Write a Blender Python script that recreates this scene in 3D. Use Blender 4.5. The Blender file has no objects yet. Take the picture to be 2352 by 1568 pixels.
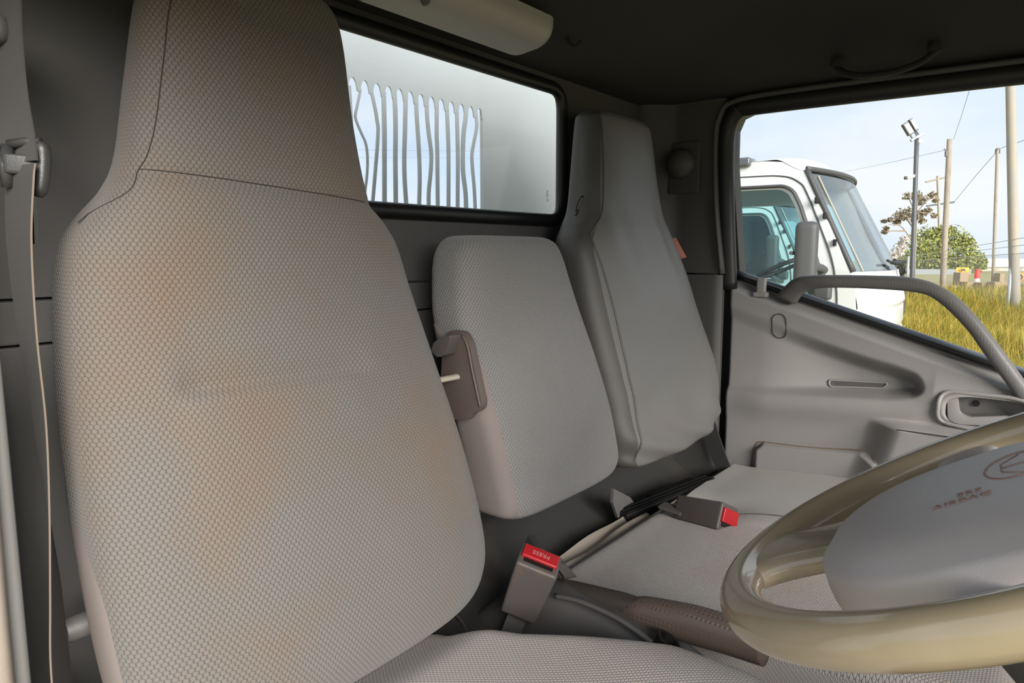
import bpy, bmesh, math, random
import numpy as np
from mathutils import Vector, Matrix

# ---------------------------------------------------------------- camera
H = 2.0                                   # eye height above the yard
F = 1600.0                                # focal length in pixels of the 2352 px frame
PITCH = math.atan(206 / 1600.0)
AZ = math.radians(38.2)                   # heading from +X (across the cab) towards +Y (rear of the cab)
_h = np.array([math.cos(AZ), math.sin(AZ), 0]); _r = np.array([math.sin(AZ), -math.cos(AZ), 0]); _k = np.array([0, 0, 1.0])
_f = _h * math.cos(PITCH) - _k * math.sin(PITCH); _u = _h * math.sin(PITCH) + _k * math.cos(PITCH)
scene = bpy.context.scene
COL = scene.collection
cam_d = bpy.data.cameras.new('camera'); cam = bpy.data.objects.new('camera', cam_d); COL.objects.link(cam)
cam_d.sensor_width = 36; cam_d.lens = 36 * F / 2352; cam_d.clip_start = 0.02; cam_d.clip_end = 500
m = Matrix((( _r[0], _u[0], -_f[0], 0), (_r[1], _u[1], -_f[1], 0), (_r[2], _u[2], -_f[2], H), (0, 0, 0, 1)))
cam.matrix_world = m
scene.camera = cam

# ---------------------------------------------------------------- sky, sun, exposure
world = bpy.data.worlds.new('sky'); scene.world = world; world.use_nodes = True
wt = world.node_tree; wt.nodes.clear()
wo = wt.nodes.new('ShaderNodeOutputWorld'); wb = wt.nodes.new('ShaderNodeBackground')
tc = wt.nodes.new('ShaderNodeTexCoord'); mp = wt.nodes.new('ShaderNodeMapping'); mp.inputs['Scale'].default_value = (1.2, 1.2, 5)
nz = wt.nodes.new('ShaderNodeTexNoise'); nz.inputs['Scale'].default_value = 1.6; nz.inputs['Detail'].default_value = 5
rp = wt.nodes.new('ShaderNodeValToRGB')
rp.color_ramp.elements[0].position = 0.32; rp.color_ramp.elements[0].color = (0.66, 0.81, 1.0, 1)
rp.color_ramp.elements[1].position = 0.66; rp.color_ramp.elements[1].color = (0.93, 0.96, 1.0, 1)
wb.inputs['Strength'].default_value = 1.06
wt.links.new(tc.outputs['Generated'], mp.inputs['Vector']); wt.links.new(mp.outputs['Vector'], nz.inputs['Vector'])
wt.links.new(nz.outputs['Fac'], rp.inputs['Fac']); wt.links.new(rp.outputs['Color'], wb.inputs['Color'])
wt.links.new(wb.outputs['Background'], wo.inputs['Surface'])
sun_d = bpy.data.lights.new('sun', 'SUN'); sun = bpy.data.objects.new('sun', sun_d); COL.objects.link(sun)
sun_d.energy = 7.4; sun_d.angle = math.radians(36); sun_d.color = (1.0, 0.95, 0.89)
sdir = Vector((0.42, 0.74, -0.32)).normalized()       # hazy sun on the driver's side, a little ahead of the cab
sun.rotation_euler = sdir.to_track_quat('-Z', 'Y').to_euler(); sun.location = (-3, -2, 6)
vs = scene.view_settings
vs.view_transform = 'Standard'; vs.look = 'None'; vs.gamma = 1.0; vs.use_curve_mapping = False
vs.exposure = 0.0

# ---------------------------------------------------------------- geometry helpers
random.seed(7); RNG = np.random.default_rng(7)
def V(x, y, z): return np.array([x, y, z + H], float)         # z measured from eye height
def P(u, v, ax, val):
    """point of the place seen at picture position (u, v), on the plane ax = val (measured from the eye)"""
    d = _f + _r * (u - 1176) / F + _u * (784 - v) / F
    p = d * (val / d['xyz'.index(ax)]); p[2] += H
    return p
def PD(u, v, dep):
    d = (_f + _r * (u - 1176) / F + _u * (784 - v) / F) * dep; d[2] += H
    return d
def G(u, v): return P(u, v, 'z', -H)
def interp(t, a, b): return a + (b - a) * t
def sm(a, b, x):
    t = np.clip((x - a) / (b - a), 0, 1); return t * t * (3 - 2 * t)
def cat(pts, n):
    """Catmull-Rom resample of a polyline to n points"""
    p = np.asarray(pts, float); p = np.vstack([2 * p[0] - p[1], p, 2 * p[-1] - p[-2]])
    m_ = len(p) - 3; out = []
    for t in np.linspace(0, m_ - 1e-9, n):
        i = int(t); s = t - i; a, b, c, d = p[i], p[i + 1], p[i + 2], p[i + 3]
        out.append(0.5 * (2 * b + (c - a) * s + (2 * a - 5 * b + 4 * c - d) * s * s + (3 * b - a - 3 * c + d) * s ** 3))
    return np.array(out)
def rpoly(pts, r, seg=6):
    """round the corners of a 2-D polygon (r: one radius or a list)"""
    n = len(pts); out = []
    for i in range(n):
        a, b, c = (np.asarray(pts[(i + j) % n], float) for j in (-1, 0, 1))
        rr = r[i] if isinstance(r, (list, tuple)) else r
        d1 = a - b; d2 = c - b; l1 = np.linalg.norm(d1); l2 = np.linalg.norm(d2)
        q = min(rr, l1 * .49, l2 * .49); p1 = b + d1 / l1 * q; p2 = b + d2 / l2 * q
        for t in np.linspace(0, 1, seg + 1): out.append((1 - t) ** 2 * p1 + 2 * t * (1 - t) * b + t * t * p2)
    return out

def origin(o):
    v = np.zeros(3)
    while o is not None: v += np.array(o.location); o = o.parent
    return v
def props(o, label=None, cat_=None, group=None, kind=None):
    if label: o['label'] = label
    if cat_: o['category'] = cat_
    if group: o['group'] = group
    if kind: o['kind'] = kind
    return o
def thing(name, loc, label=None, cat_=None, group=None, kind=None):
    o = bpy.data.objects.new(name, None); COL.objects.link(o); o.location = tuple(float(c) for c in loc); o.empty_display_size = .05
    return props(o, label, cat_, group, kind)
def mk(name, verts, faces, mat, parent=None, smooth=False, uv=None, label=None, cat_=None, group=None, kind=None, angle=None, normals=True):
    verts = np.asarray(verts, float)
    if parent is not None: org = origin(parent); loc = None
    else:
        lo, hi = verts.min(0), verts.max(0); org = np.array([(lo[0] + hi[0]) / 2, (lo[1] + hi[1]) / 2, lo[2]]); loc = org
    me = bpy.data.meshes.new(name); me.from_pydata([tuple(v) for v in (verts - org)], [], [tuple(int(i) for i in f) for f in faces])
    if uv is not None:
        L = me.uv_layers.new(name='UVMap'); idx = np.empty(len(me.loops), int); me.loops.foreach_get('vertex_index', idx)
        L.data.foreach_set('uv', np.asarray(uv, np.float32)[idx].ravel())
    if normals:
        bm = bmesh.new(); bm.from_mesh(me); bmesh.ops.recalc_face_normals(bm, faces=bm.faces); bm.to_mesh(me); bm.free()
    if smooth:
        me.polygons.foreach_set('use_smooth', [True] * len(me.polygons))
        if angle is not None: me.set_sharp_from_angle(angle=math.radians(angle))
    if mat is not None: me.materials.append(mat)
    o = bpy.data.objects.new(name, me); COL.objects.link(o)
    if parent is not None: o.parent = parent
    else: o.location = tuple(loc)
    return props(o, label, cat_, group, kind)
def join(*parts):
    vs_, fs = [], []; n = 0
    for v, f in parts:
        vs_.append(np.asarray(v, float)); fs += [tuple(i + n for i in q) for q in f]; n += len(v)
    return np.vstack(vs_), fs
def frames(p, up=None):
    p = np.asarray(p, float); n = len(p); t = np.zeros_like(p); t[1:-1] = p[2:] - p[:-2]; t[0] = p[1] - p[0]; t[-1] = p[-1] - p[-2]
    t /= np.linalg.norm(t, axis=1)[:, None] + 1e-12; A, B = [], []
    ref = np.array(up, float) if up is not None else (np.array([0, 0, 1.]) if abs(t[0][2]) < .9 else np.array([1., 0, 0]))
    for i in range(n):
        a = np.cross(t[i], ref); l = np.linalg.norm(a)
        a = a / l if l > 1e-6 else A[-1]
        b = np.cross(a, t[i]); A.append(a); B.append(b)
        if up is None: ref = b
    return np.array(A), np.array(B)
def tube(pts, ra, rb=None, n=10, up=None, e=2.0, close=False):
    """tube along pts; ra across, rb along the up direction; e > 2 makes the section squarer"""
    p = np.asarray(pts, float); A, B = frames(p, up); N = len(p)
    ra = np.broadcast_to(ra, N); rb = ra if rb is None else np.broadcast_to(rb, N)
    th = np.linspace(0, 2 * math.pi, n, endpoint=False) + math.pi / n
    c, s = np.cos(th), np.sin(th); c = np.sign(c) * np.abs(c) ** (2 / e); s = np.sign(s) * np.abs(s) ** (2 / e)
    v = p[:, None] + A[:, None] * (ra[:, None] * c)[..., None] + B[:, None] * (rb[:, None] * s)[..., None]
    f = [(i * n + j, i * n + (j + 1) % n, (i + 1) * n + (j + 1) % n, (i + 1) * n + j) for i in range(N - 1) for j in range(n)]
    if close: f += [((N - 1) * n + j, (N - 1) * n + (j + 1) % n, (j + 1) % n, j) for j in range(n)]
    else: f += [tuple(range(n))[::-1], tuple(range((N - 1) * n, N * n))]
    return v.reshape(-1, 3), f
def ribbon(pts, wdir, w, th):
    """flat strap with thickness; wdir: direction of its width (one or per point)"""
    p = np.asarray(pts, float); N = len(p); wd = np.broadcast_to(np.asarray(wdir, float), (N, 3)).copy(); wd /= np.linalg.norm(wd, axis=1)[:, None]
    t = np.gradient(p, axis=0); nn = np.cross(t, wd); nn /= np.linalg.norm(nn, axis=1)[:, None] + 1e-9
    w = np.broadcast_to(w, N)[:, None]
    v = np.stack([p - wd * w / 2 - nn * th / 2, p + wd * w / 2 - nn * th / 2, p + wd * w / 2 + nn * th / 2, p - wd * w / 2 + nn * th / 2], 1)
    f = [(i * 4 + j, i * 4 + (j + 1) % 4, (i + 1) * 4 + (j + 1) % 4, (i + 1) * 4 + j) for i in range(N - 1) for j in range(4)]
    return v.reshape(-1, 3), f + [(0, 1, 2, 3), tuple(range((N - 1) * 4, N * 4))]
def box(lo, hi):
    x0, y0, z0 = lo; x1, y1, z1 = hi
    v = [(x, y, z) for x in (x0, x1) for y in (y0, y1) for z in (z0, z1)]
    return np.array(v, float), [(0, 1, 3, 2), (4, 6, 7, 5), (0, 4, 5, 1), (2, 3, 7, 6), (0, 2, 6, 4), (1, 5, 7, 3)]
def bev(vf, w, seg=3):
    bm = bmesh.new(); vv = [bm.verts.new(tuple(v)) for v in vf[0]]; [bm.faces.new([vv[i] for i in f]) for f in vf[1]]
    bmesh.ops.recalc_face_normals(bm, faces=bm.faces)
    bmesh.ops.bevel(bm, geom=[e for e in bm.edges if e.calc_face_angle(0) > .5], offset=w, segments=seg, profile=.6, affect='EDGES', clamp_overlap=True)
    bm.verts.index_update(); r = (np.array([v.co[:] for v in bm.verts]), [tuple(v.index for v in f.verts) for f in bm.faces]); bm.free()
    return r
def obox(c, ax, ay, az, sx, sy, sz, b=0, seg=3):
    v, f = box((-sx / 2, -sy / 2, -sz / 2), (sx / 2, sy / 2, sz / 2))
    if b: v, f = bev((v, f), b, seg)
    M = np.array([np.asarray(a, float) / np.linalg.norm(a) for a in (ax, ay, az)])
    return v @ M + np.asarray(c, float), f
def slab(outer, holes, fn, t0, t1, bevel=0, seg=2):
    """plate with holes: 2-D loops, fn(a, b, t) -> 3-D, between depths t0 and t1"""
    bm = bmesh.new(); es = []
    for L in [outer] + list(holes):
        vv = [bm.verts.new((p[0], p[1], 0)) for p in L]
        es += [bm.edges.new((vv[i], vv[(i + 1) % len(vv)])) for i in range(len(vv))]
    bmesh.ops.triangle_fill(bm, use_beauty=True, use_dissolve=False, edges=es, normal=(0, 0, 1))
    bm.verts.index_update(); pl = [(v.co.x, v.co.y) for v in bm.verts]; n = len(pl)
    fs = [tuple(v.index for v in f.verts) for f in bm.faces]; loops = []; k = 0
    for L in [outer] + list(holes): loops.append(list(range(k, k + len(L)))); k += len(L)
    bm.free()
    v = [fn(a, b, t0) for a, b in pl] + [fn(a, b, t1) for a, b in pl]
    f = [q for q in fs] + [tuple(i + n for i in q[::-1]) for q in fs]
    for L in loops: f += [(L[i], L[(i + 1) % len(L)], L[(i + 1) % len(L)] + n, L[i] + n) for i in range(len(L))]
    return np.array(v, float), f
def gridmesh(fn, us, vs_):
    v = np.array([[fn(a, b) for b in vs_] for a in us], float); m_, n = v.shape[:2]
    f = [(i * n + j, (i + 1) * n + j, (i + 1) * n + j + 1, i * n + j + 1) for i in range(m_ - 1) for j in range(n - 1)]
    return v.reshape(-1, 3), f
def lathe(c, axis, prof, n=20):
    """prof: (distance along axis, radius)"""
    a = np.asarray(axis, float); a /= np.linalg.norm(a); q = np.array([0, 0, 1.]) if abs(a[2]) < .9 else np.array([1., 0, 0])
    b = np.cross(a, q); b /= np.linalg.norm(b); d = np.cross(a, b); th = np.linspace(0, 2 * math.pi, n, endpoint=False)
    v = np.array([[np.asarray(c) + a * s + (b * math.cos(t) + d * math.sin(t)) * r for t in th] for s, r in prof]); N = len(prof)
    f = [(i * n + j, i * n + (j + 1) % n, (i + 1) * n + (j + 1) % n, (i + 1) * n + j) for i in range(N - 1) for j in range(n)]
    return v.reshape(-1, 3), f + [tuple(range(n)), tuple(range((N - 1) * n, N * n))]
def text_mesh(s, size, o, ax, ay, ext=.0005):
    cu = bpy.data.curves.new('t', 'FONT'); cu.body = s; cu.size = size; cu.extrude = ext; cu.align_x = 'CENTER'; cu.align_y = 'CENTER'; cu.resolution_u = 2
    ob = bpy.data.objects.new('t', cu); COL.objects.link(ob); dg = bpy.context.evaluated_depsgraph_get(); dg.update()
    me = bpy.data.meshes.new_from_object(ob.evaluated_get(dg))
    v = np.array([q.co[:] for q in me.vertices]).reshape(-1, 3); f = [tuple(q.vertices) for q in me.polygons]
    bpy.data.objects.remove(ob); bpy.data.curves.remove(cu); bpy.data.meshes.remove(me)
    ax = np.asarray(ax, float) / np.linalg.norm(ax); ay = np.asarray(ay, float) / np.linalg.norm(ay); az = np.cross(ax, ay)
    return v @ np.array([ax, ay, az]) + np.asarray(o, float), f

# ---------------------------------------------------------------- materials
DIM = 1.0
def srgb(r, g, b):
    r, g, b = r * DIM, g * DIM, b * DIM
    def l(c): c /= 255; return c / 12.92 if c <= .04045 else ((c + .055) / 1.055) ** 2.4
    return (l(r), l(g), l(b), 1)
class NT:
    def __init__(s, name):
        s.m = bpy.data.materials.new(name); s.m.use_nodes = True; s.t = s.m.node_tree; s.b = s.t.nodes['Principled BSDF']; s.o = s.t.nodes['Material Output']
    def n(s, t, **k):
        q = s.t.nodes.new('ShaderNode' + t)
        for a, b in k.items():
            if hasattr(q, a): setattr(q, a, b)
        return q
    def l(s, a, b): s.t.links.new(a, b)
    def math(s, op, a, b=None, c=None):
        q = s.n('Math', operation=op)
        for i, x in enumerate((a, b, c)):
            if x is None: continue
            if isinstance(x, (int, float)): q.inputs[i].default_value = x
            else: s.l(x, q.inputs[i])
        return q.outputs[0]
    def mix(s, f, a, b):
        q = s.n('Mix', data_type='RGBA')
        for i, x in ((0, f), (6, a), (7, b)):
            if isinstance(x, (int, float, tuple)): q.inputs[i].default_value = x
            else: s.l(x, q.inputs[i])
        return q.outputs[2]
    def noise(s, scale, detail=3, vec=None, rough=.5):
        q = s.n('TexNoise'); q.inputs['Scale'].default_value = scale; q.inputs['Detail'].default_value = detail; q.inputs['Roughness'].default_value = rough
        if vec is None: vec = s.n('TexCoord').outputs['Object']
        s.l(vec, q.inputs['Vector']); return q.outputs['Fac']
    def ramp(s, f, a, b):
        q = s.n('MapRange'); q.inputs[1].default_value = a; q.inputs[2].default_value = b; q.clamp = True; s.l(f, q.inputs[0]); return q.outputs[0]
    def bump(s, hgt, st=.3, dist=.001):
        q = s.n('Bump'); q.inputs['Strength'].default_value = st; q.inputs['Distance'].default_value = dist; s.l(hgt, q.inputs['Height']); s.l(q.outputs[0], s.b.inputs['Normal'])
def plain(name, rgb, rough=.5, var=.06, bump=0, bscale=400, metal=0, coat=0, dirt=None, dscale=5, dlo=.5, dhi=.75, spec=None):
    q = NT(name); c = srgb(*rgb); n1 = q.noise(dscale * 1.7, 4)
    a = tuple(x * (1 - var) for x in c[:3]) + (1,); b = tuple(min(1, x * (1 + var)) for x in c[:3]) + (1,)
    col = q.mix(n1, a, b)
    if dirt: col = q.mix(q.math('MULTIPLY', q.ramp(q.noise(dscale, 5, rough=.65), dlo, dhi), .8), col, srgb(*dirt))
    q.l(col, q.b.inputs['Base Color']); q.b.inputs['Roughness'].default_value = rough; q.b.inputs['Metallic'].default_value = metal
    if coat: q.b.inputs['Coat Weight'].default_value = coat; q.b.inputs['Coat Roughness'].default_value = .08
    if spec is not None: q.b.inputs['Specular IOR Level'].default_value = spec
    if bump: q.bump(q.noise(bscale, 2), bump, .0008)
    return q.m
def fabric(name, dot, groove, dirt, cell=.0056, dlo=.45, dhi=.8, dsc=5, amount=.6, bump=.7, sx=1.0):
    """knitted seat cloth: staggered round dots, laid out in metres along the cloth"""
    q = NT(name); uv = q.n('TexCoord').outputs['UV']; s3 = math.sqrt(3) * .78
    def lat(off):
        v = q.n('VectorMath', operation='MULTIPLY_ADD'); q.l(uv, v.inputs[0]); v.inputs[1].default_value = (1 / cell, 1 / (cell * s3), 0); v.inputs[2].default_value = (off, off, 0)
        fr = q.n('VectorMath', operation='FRACTION'); q.l(v.outputs[0], fr.inputs[0])
        sb = q.n('VectorMath', operation='SUBTRACT'); q.l(fr.outputs[0], sb.inputs[0]); sb.inputs[1].default_value = (.5, .5, 0)
        ml = q.n('VectorMath', operation='MULTIPLY'); q.l(sb.outputs[0], ml.inputs[0]); ml.inputs[1].default_value = (1, s3 * 1.06, 0)
        ln = q.n('VectorMath', operation='LENGTH'); q.l(ml.outputs[0], ln.inputs[0]); return ln.outputs['Value']
    d = q.math('MINIMUM', lat(0.0), lat(.5)); hgt = q.ramp(d, .52, .28)
    ob = q.n('TexCoord').outputs['Object']
    base = q.mix(q.ramp(d, .50, .38), srgb(*groove), srgb(*dot))
    st = q.math('MULTIPLY', q.ramp(q.noise(dsc, 5, ob, .6), dlo, dhi), amount)
    base = q.mix(st, base, q.mix(q.ramp(d, .50, .38), srgb(*[c * .72 for c in dirt]), srgb(*dirt)))
    base = q.mix(q.math('MULTIPLY', q.noise(9, 3, ob), .18), base, srgb(*[c * .8 for c in groove]))
    q.l(base, q.b.inputs['Base Color']); q.b.inputs['Roughness'].default_value = .85; q.b.inputs['Specular IOR Level'].default_value = .2
    q.b.inputs['Sheen Weight'].default_value = .15
    q.bump(hgt, bump, .0011)
    return q.m
def glass(name, tint=(1, 1, 1), refl=.05, film=0.0, filmc=(200, 205, 205)):
    q = NT(name); q.t.nodes.remove(q.b); tr = q.n('BsdfTransparent'); tr.inputs[0].default_value = tuple(tint) + (1,)
    gl = q.n('BsdfGlossy'); gl.inputs['Roughness'].default_value = .02
    lw = q.n('LayerWeight'); lw.inputs[0].default_value = .5; mx = q.n('MixShader'); q.l(q.math('MULTIPLY_ADD', q.math('POWER', lw.outputs['Facing'], 5.0), .4, refl), mx.inputs[0])
    q.l(tr.outputs[0], mx.inputs[1]); q.l(gl.outputs[0], mx.inputs[2]); out = mx.outputs[0]
    if film:
        df = q.n('BsdfDiffuse'); df.inputs[0].default_value = srgb(*filmc); m2 = q.n('MixShader')
        q.l(q.math('MULTIPLY', q.ramp(q.noise(6, 5), .3, .8), film), m2.inputs[0]); q.l(out, m2.inputs[1]); q.l(df.outputs[0], m2.inputs[2]); out = m2.outputs[0]
    q.l(out, q.o.inputs['Surface']); return q.m

DIM = .73                                           # darkens every cab colour to hold back the fill light inside
M = dict(
    lining=plain('roof_lining', (54, 54, 55), .9, .05, .25, 500),
    trim=plain('grey_trim_plastic', (98, 96, 93), .62, .04, .25, 700),
    trim_rear=plain('rear_wall_trim', (100, 98, 96), .7, .04, .3, 600),
    door=plain('door_panel_plastic', (190, 186, 182), .55, .03, .25, 800, dirt=(150, 138, 124), dscale=3, dlo=.6, dhi=.9),
    rubber=plain('black_rubber', (24, 24, 24), .45, .1, .1, 300),
    gasket=plain('window_gasket', (30, 30, 30), .5, .1),
    mat_floor=plain('rubber_floor_mat', (82, 81, 80), .65, .08, .4, 260, dirt=(120, 104, 88), dscale=6, dlo=.55, dhi=.8),
    fab=fabric('worn_seat_cloth', (151, 145, 139), (96, 99, 101), (164, 139, 116), dsc=4.5, dlo=.46, dhi=.74, amount=.8),
    fab2=fabric('clean_seat_cloth', (176, 174, 172), (126, 126, 126), (184, 164, 154), dsc=4, dlo=.55, dhi=.85, amount=.5, cell=.0052),
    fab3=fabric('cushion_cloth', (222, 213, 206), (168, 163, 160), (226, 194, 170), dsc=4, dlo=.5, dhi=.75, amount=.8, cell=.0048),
    fab4=fabric('bench_cloth', (246, 237, 230), (192, 186, 182), (244, 208, 180), dsc=5, dlo=.5, dhi=.75, amount=.8, cell=.0048),  # cushion cloth lightened to offset the weaker light on the bench
    sidecloth=plain('smooth_side_cloth', (164, 152, 147), .85, .04, .3, 1500),
    vinyl=plain('grey_vinyl_cover', (144, 142, 138), .5, .05, .35, 60, dirt=(146, 132, 118), dscale=7, dlo=.55, dhi=.8),
    vinyl_d=plain('grey_vinyl_gusset', (100, 97, 94), .55, .05, .3, 80),
    flap=plain('beige_vinyl_flap', (212, 198, 182), .5, .05, .2, 90, dirt=(182, 148, 118), dscale=9, dlo=.5, dhi=.75),
    hingeplastic=plain('warm_grey_plastic', (122, 108, 101), .5, .06, .3, 900),
    cream=plain('cream_painted_steel', (222, 214, 196), .4, .05),
    webbing=plain('seat_belt_webbing', (86, 84, 82), .75, .06, .5, 1200),
    webedge=plain('frayed_belt_edge', (158, 142, 126), .9, .1),
    guide=plain('belt_guide_plastic', (70, 69, 69), .4, .05, .2, 700),
    dplastic=plain('dark_grey_plastic', (112, 108, 106), .5, .06, .3, 900),
    buckle=plain('buckle_plastic', (112, 104, 101), .5, .06, .3, 900, dirt=(140, 112, 92), dscale=20, dlo=.55, dhi=.8),
    red=plain('red_button_plastic', (226, 40, 48), .35, .04),
    white_ink=plain('pale_ink', (235, 170, 165), .6, 0),
    steel=plain('bare_steel', (170, 170, 168), .35, .06, metal=1),
    lever=plain('brown_grey_grip', (92, 82, 75), .45, .06, .4, 500, dirt=(124, 96, 76), dscale=10, dlo=.5, dhi=.8),
    gold=plain('beige_wheel_rim', (202, 184, 150), .22, .05, coat=.6, dirt=(226, 204, 182), dscale=6),
    pad=plain('grey_airbag_pad', (246, 238, 236), .42, .04, .25, 900, dirt=(232, 206, 194), dscale=9, dlo=.55, dhi=.8),
    worn=plain('worn_orange_print', (214, 170, 156), .6, .05),
    lamp=plain('lamp_housing_plastic', (214, 211, 207), .5, .03),
    seam=plain('dark_seam_thread', (66, 62, 58), .9, .1),
    tag=plain('red_fabric_tag', (206, 128, 110), .8, .06),
    dash=plain('dash_plastic', (96, 94, 92), .6, .05, .3, 600),
)
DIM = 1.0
M.update(
    paint=plain('white_truck_paint', (204, 206, 206), .3, .01, coat=.4),
    pgrey=plain('grey_truck_plastic', (66, 66, 67), .55, .05),
    bodypanel=plain('pale_grey_steel', (162, 168, 170), .5, .03, .15, 30),
)
GL_REAR = glass('rear_glass', (.98, .99, .99), .018, .05)
GL_DOOR = glass('door_glass', (.985, .995, .99), .012, .02)
GL_CYAN = glass('tinted_truck_glass', (.84, .97, .97), .03)
GL_SCREEN = glass('truck_windscreen', (.88, .96, .98), .34)

# ================================================================ THE SETTING: cab shell
XL, XR = .17, 1.56                                   # driver's doorway, passenger-side trim
YR = .80                                             # rear wall
def roof_z(x, y):
    a = (1 - sm(1.25, 1.56, x)) * (1 - sm(.42, .80, y)) * sm(.16, .42, x) * (1 - sm(.25, .55, -y))
    return .335 + .105 * a
v, f = gridmesh(lambda x, y: V(x, y, roof_z(x, y)), np.linspace(.12, 1.60, 50), np.linspace(-.55, .86, 50))
n = len(v); v2 = v.copy(); v2[:, 2] = np.maximum(v[:, 2] + .05, H + .60); v = np.vstack([v, v2]); f = f + [tuple(i + n for i in q[::-1]) for q in f]  # unseen outer roof skin, raised to keep the sun off the headboard
mk('ceiling', v, f, M['lining'], smooth=True, kind='structure', label='dark grey moulded roof lining over the cab', normals=False)

# rear wall with the window hole, in three stepped trim panels
wr = thing('wall_rear', V(.87, .82, -.95), kind='structure', label='grey moulded rear wall trim behind the seats')
WIN = rpoly([(.50, .055), (1.178, .055), (1.178, .318), (.50, .318)], .045, 8)
mk('panel', *slab([(.12, -.045), (1.60, -.045), (1.60, .42), (.12, .42)], [WIN], lambda a, b, t: V(a, YR + t, b), 0, .015), M['trim_rear'], wr)
mk('panel', *bev(box(V(.12, .788, -.0895), V(1.60, .84, -.0475)), .002, 2), M['trim_rear'], wr)
mk('panel', *bev(box(V(.12, .785, -.70), V(1.60, .84, -.0915)), .002, 2), M['trim_rear'], wr)
mk('backing', *slab([(.10, -.96), (1.62, -.96), (1.62, .42), (.10, .42)], [rpoly([(.42, .0), (1.27, .0), (1.27, .37), (.42, .37)], .04, 4)], lambda a, b, t: V(a, .842 + t, b), 0, .02), M['trim_rear'], wr)
# rear window: rubber seal and glass
w1 = thing('window_1', V(.84, .81, .055), kind='structure', label='small rear cab window in a black rubber seal')
ringp = [V(a, YR - .004, b) for a, b in rpoly([(.503, .061), (1.172, .061), (1.172, .312), (.503, .312)], .042, 10)]
v, f = tube(ringp, .0125, .010, 12, up=(0, 1, 0), close=True); mk('rubber_seal', v, f, M['rubber'], w1, smooth=True)
mk('glass', *slab(rpoly([(.50, .055), (1.176, .055), (1.176, .316), (.50, .316)], .04, 8), [], lambda a, b, t: V(a, YR + .001 + t, b), 0, .003), GL_REAR, w1)
mk('maker_mark', *join(*[text_mesh(s, .008, V(1.128, YR + .0004, z), (0, 0, -1), (1, 0, 0), .0001) for s, z in (('AS2 M', .108),)]), plain('faded_glass_print', (150, 152, 150), .7, 0), w1)

# passenger side: outer skin with the window hole
def belt(y): return -.0595 - (.596 - y) * .315
WD = [(.602, belt(.602) + .006), (.606, .20), (.602, .27), (.590, .296), (.565, .305), (.30, .303), (0, .300), (-.36, .29), (-.36, belt(-.36) + .006)]
wl = thing('wall_left', V(1.6, .12, -.95), kind='structure', label='passenger side of the cab around the door')
mk('side_skin', *slab([(-.62, -.95), (.86, -.95), (.86, .42), (-.62, .42)], [WD], lambda a, b, t: V(1.640 + t - .075 * sm(-.05, .30, b), a, b), 0, .04), M['dash'], wl)
def pil_x(y, z): return 1.556 - .02 * sm(.0, .35, z) - .05 * sm(.72, .80, y) + .018 * (1 - sm(.600, .625, y))
for nm, z0, z1, dx in (('upper_pillar_trim', -.049, .345, 0.0), ('lower_pillar_trim', -.62, -.053, -.004)):
    v, f = gridmesh(lambda y, z: V(pil_x(y, z) + dx, y, z), np.linspace(.612, .80, 24), np.linspace(z0, z1, 20))
    nn = len(v); v = np.vstack([v, v + np.array([.012, 0, 0])]); ring = []
    f += [tuple(i + nn for i in q[::-1]) for q in f]
    a_ = 24; b_ = 20; edge = [i * b_ for i in range(a_)] + [(a_ - 1) * b_ + j for j in range(1, b_)] + [i * b_ + b_ - 1 for i in range(a_ - 2, -1, -1)] + [j for j in range(b_ - 2, 0, -1)]
    f += [(edge[i], edge[(i + 1) % len(edge)], edge[(i + 1) % len(edge)] + nn, edge[i] + nn) for i in range(len(edge))]
    mk(nm, v, f, M['trim'], wl, smooth=True, angle=40)
# header trim bead above the window and down the pillar edge
bead = cat([V(1.556, .612, -.05), V(1.548, .628, .10), V(1.540, .632, .24), V(1.534, .622, .296), V(1.530, .590, .324), V(1.528, .45, .330), V(1.528, .08, .327), V(1.528, -.4, .322)], 60)
mk('edge_bead', *tube(bead, .006, .011, 8), M['trim'], wl, smooth=True)
seal = cat([V(1.578, .606, -.085), V(1.566, .612, .05), V(1.556, .617, .20), V(1.550, .612, .272), V(1.546, .588, .308), V(1.545, .55, .314), V(1.545, .30, .313), V(1.545, .0, .310), V(1.545, -.4, .303)], 70)
mk('door_seal', *tube(seal, .022, .014, 12, up=(1, 0, 0)), M['rubber'], wl, smooth=True)

# driver side: pillar beside the open doorway (camera stands in the doorway)
wrt = thing('wall_right', V(.13, .74, -.95), kind='structure', label='driver side pillar trim beside the open doorway')
mk('lower_pillar_trim', *bev(box(V(.02, .645, -.95), V(.178, .80, -.075)), .012, 4), M['door'], wrt, smooth=True, angle=40)
mk('upper_pillar_trim', *bev(box(V(.02, .70, -.075), V(.180, .80, .36)), .012, 4), M['trim'], wrt, smooth=True, angle=40)
mk('sill_seal', *tube([V(.150, .635, -.95), V(.150, .635, -.3), V(.152, .637, -.085)], .008, .012, 8), M['flap'], wrt, smooth=True)

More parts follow.
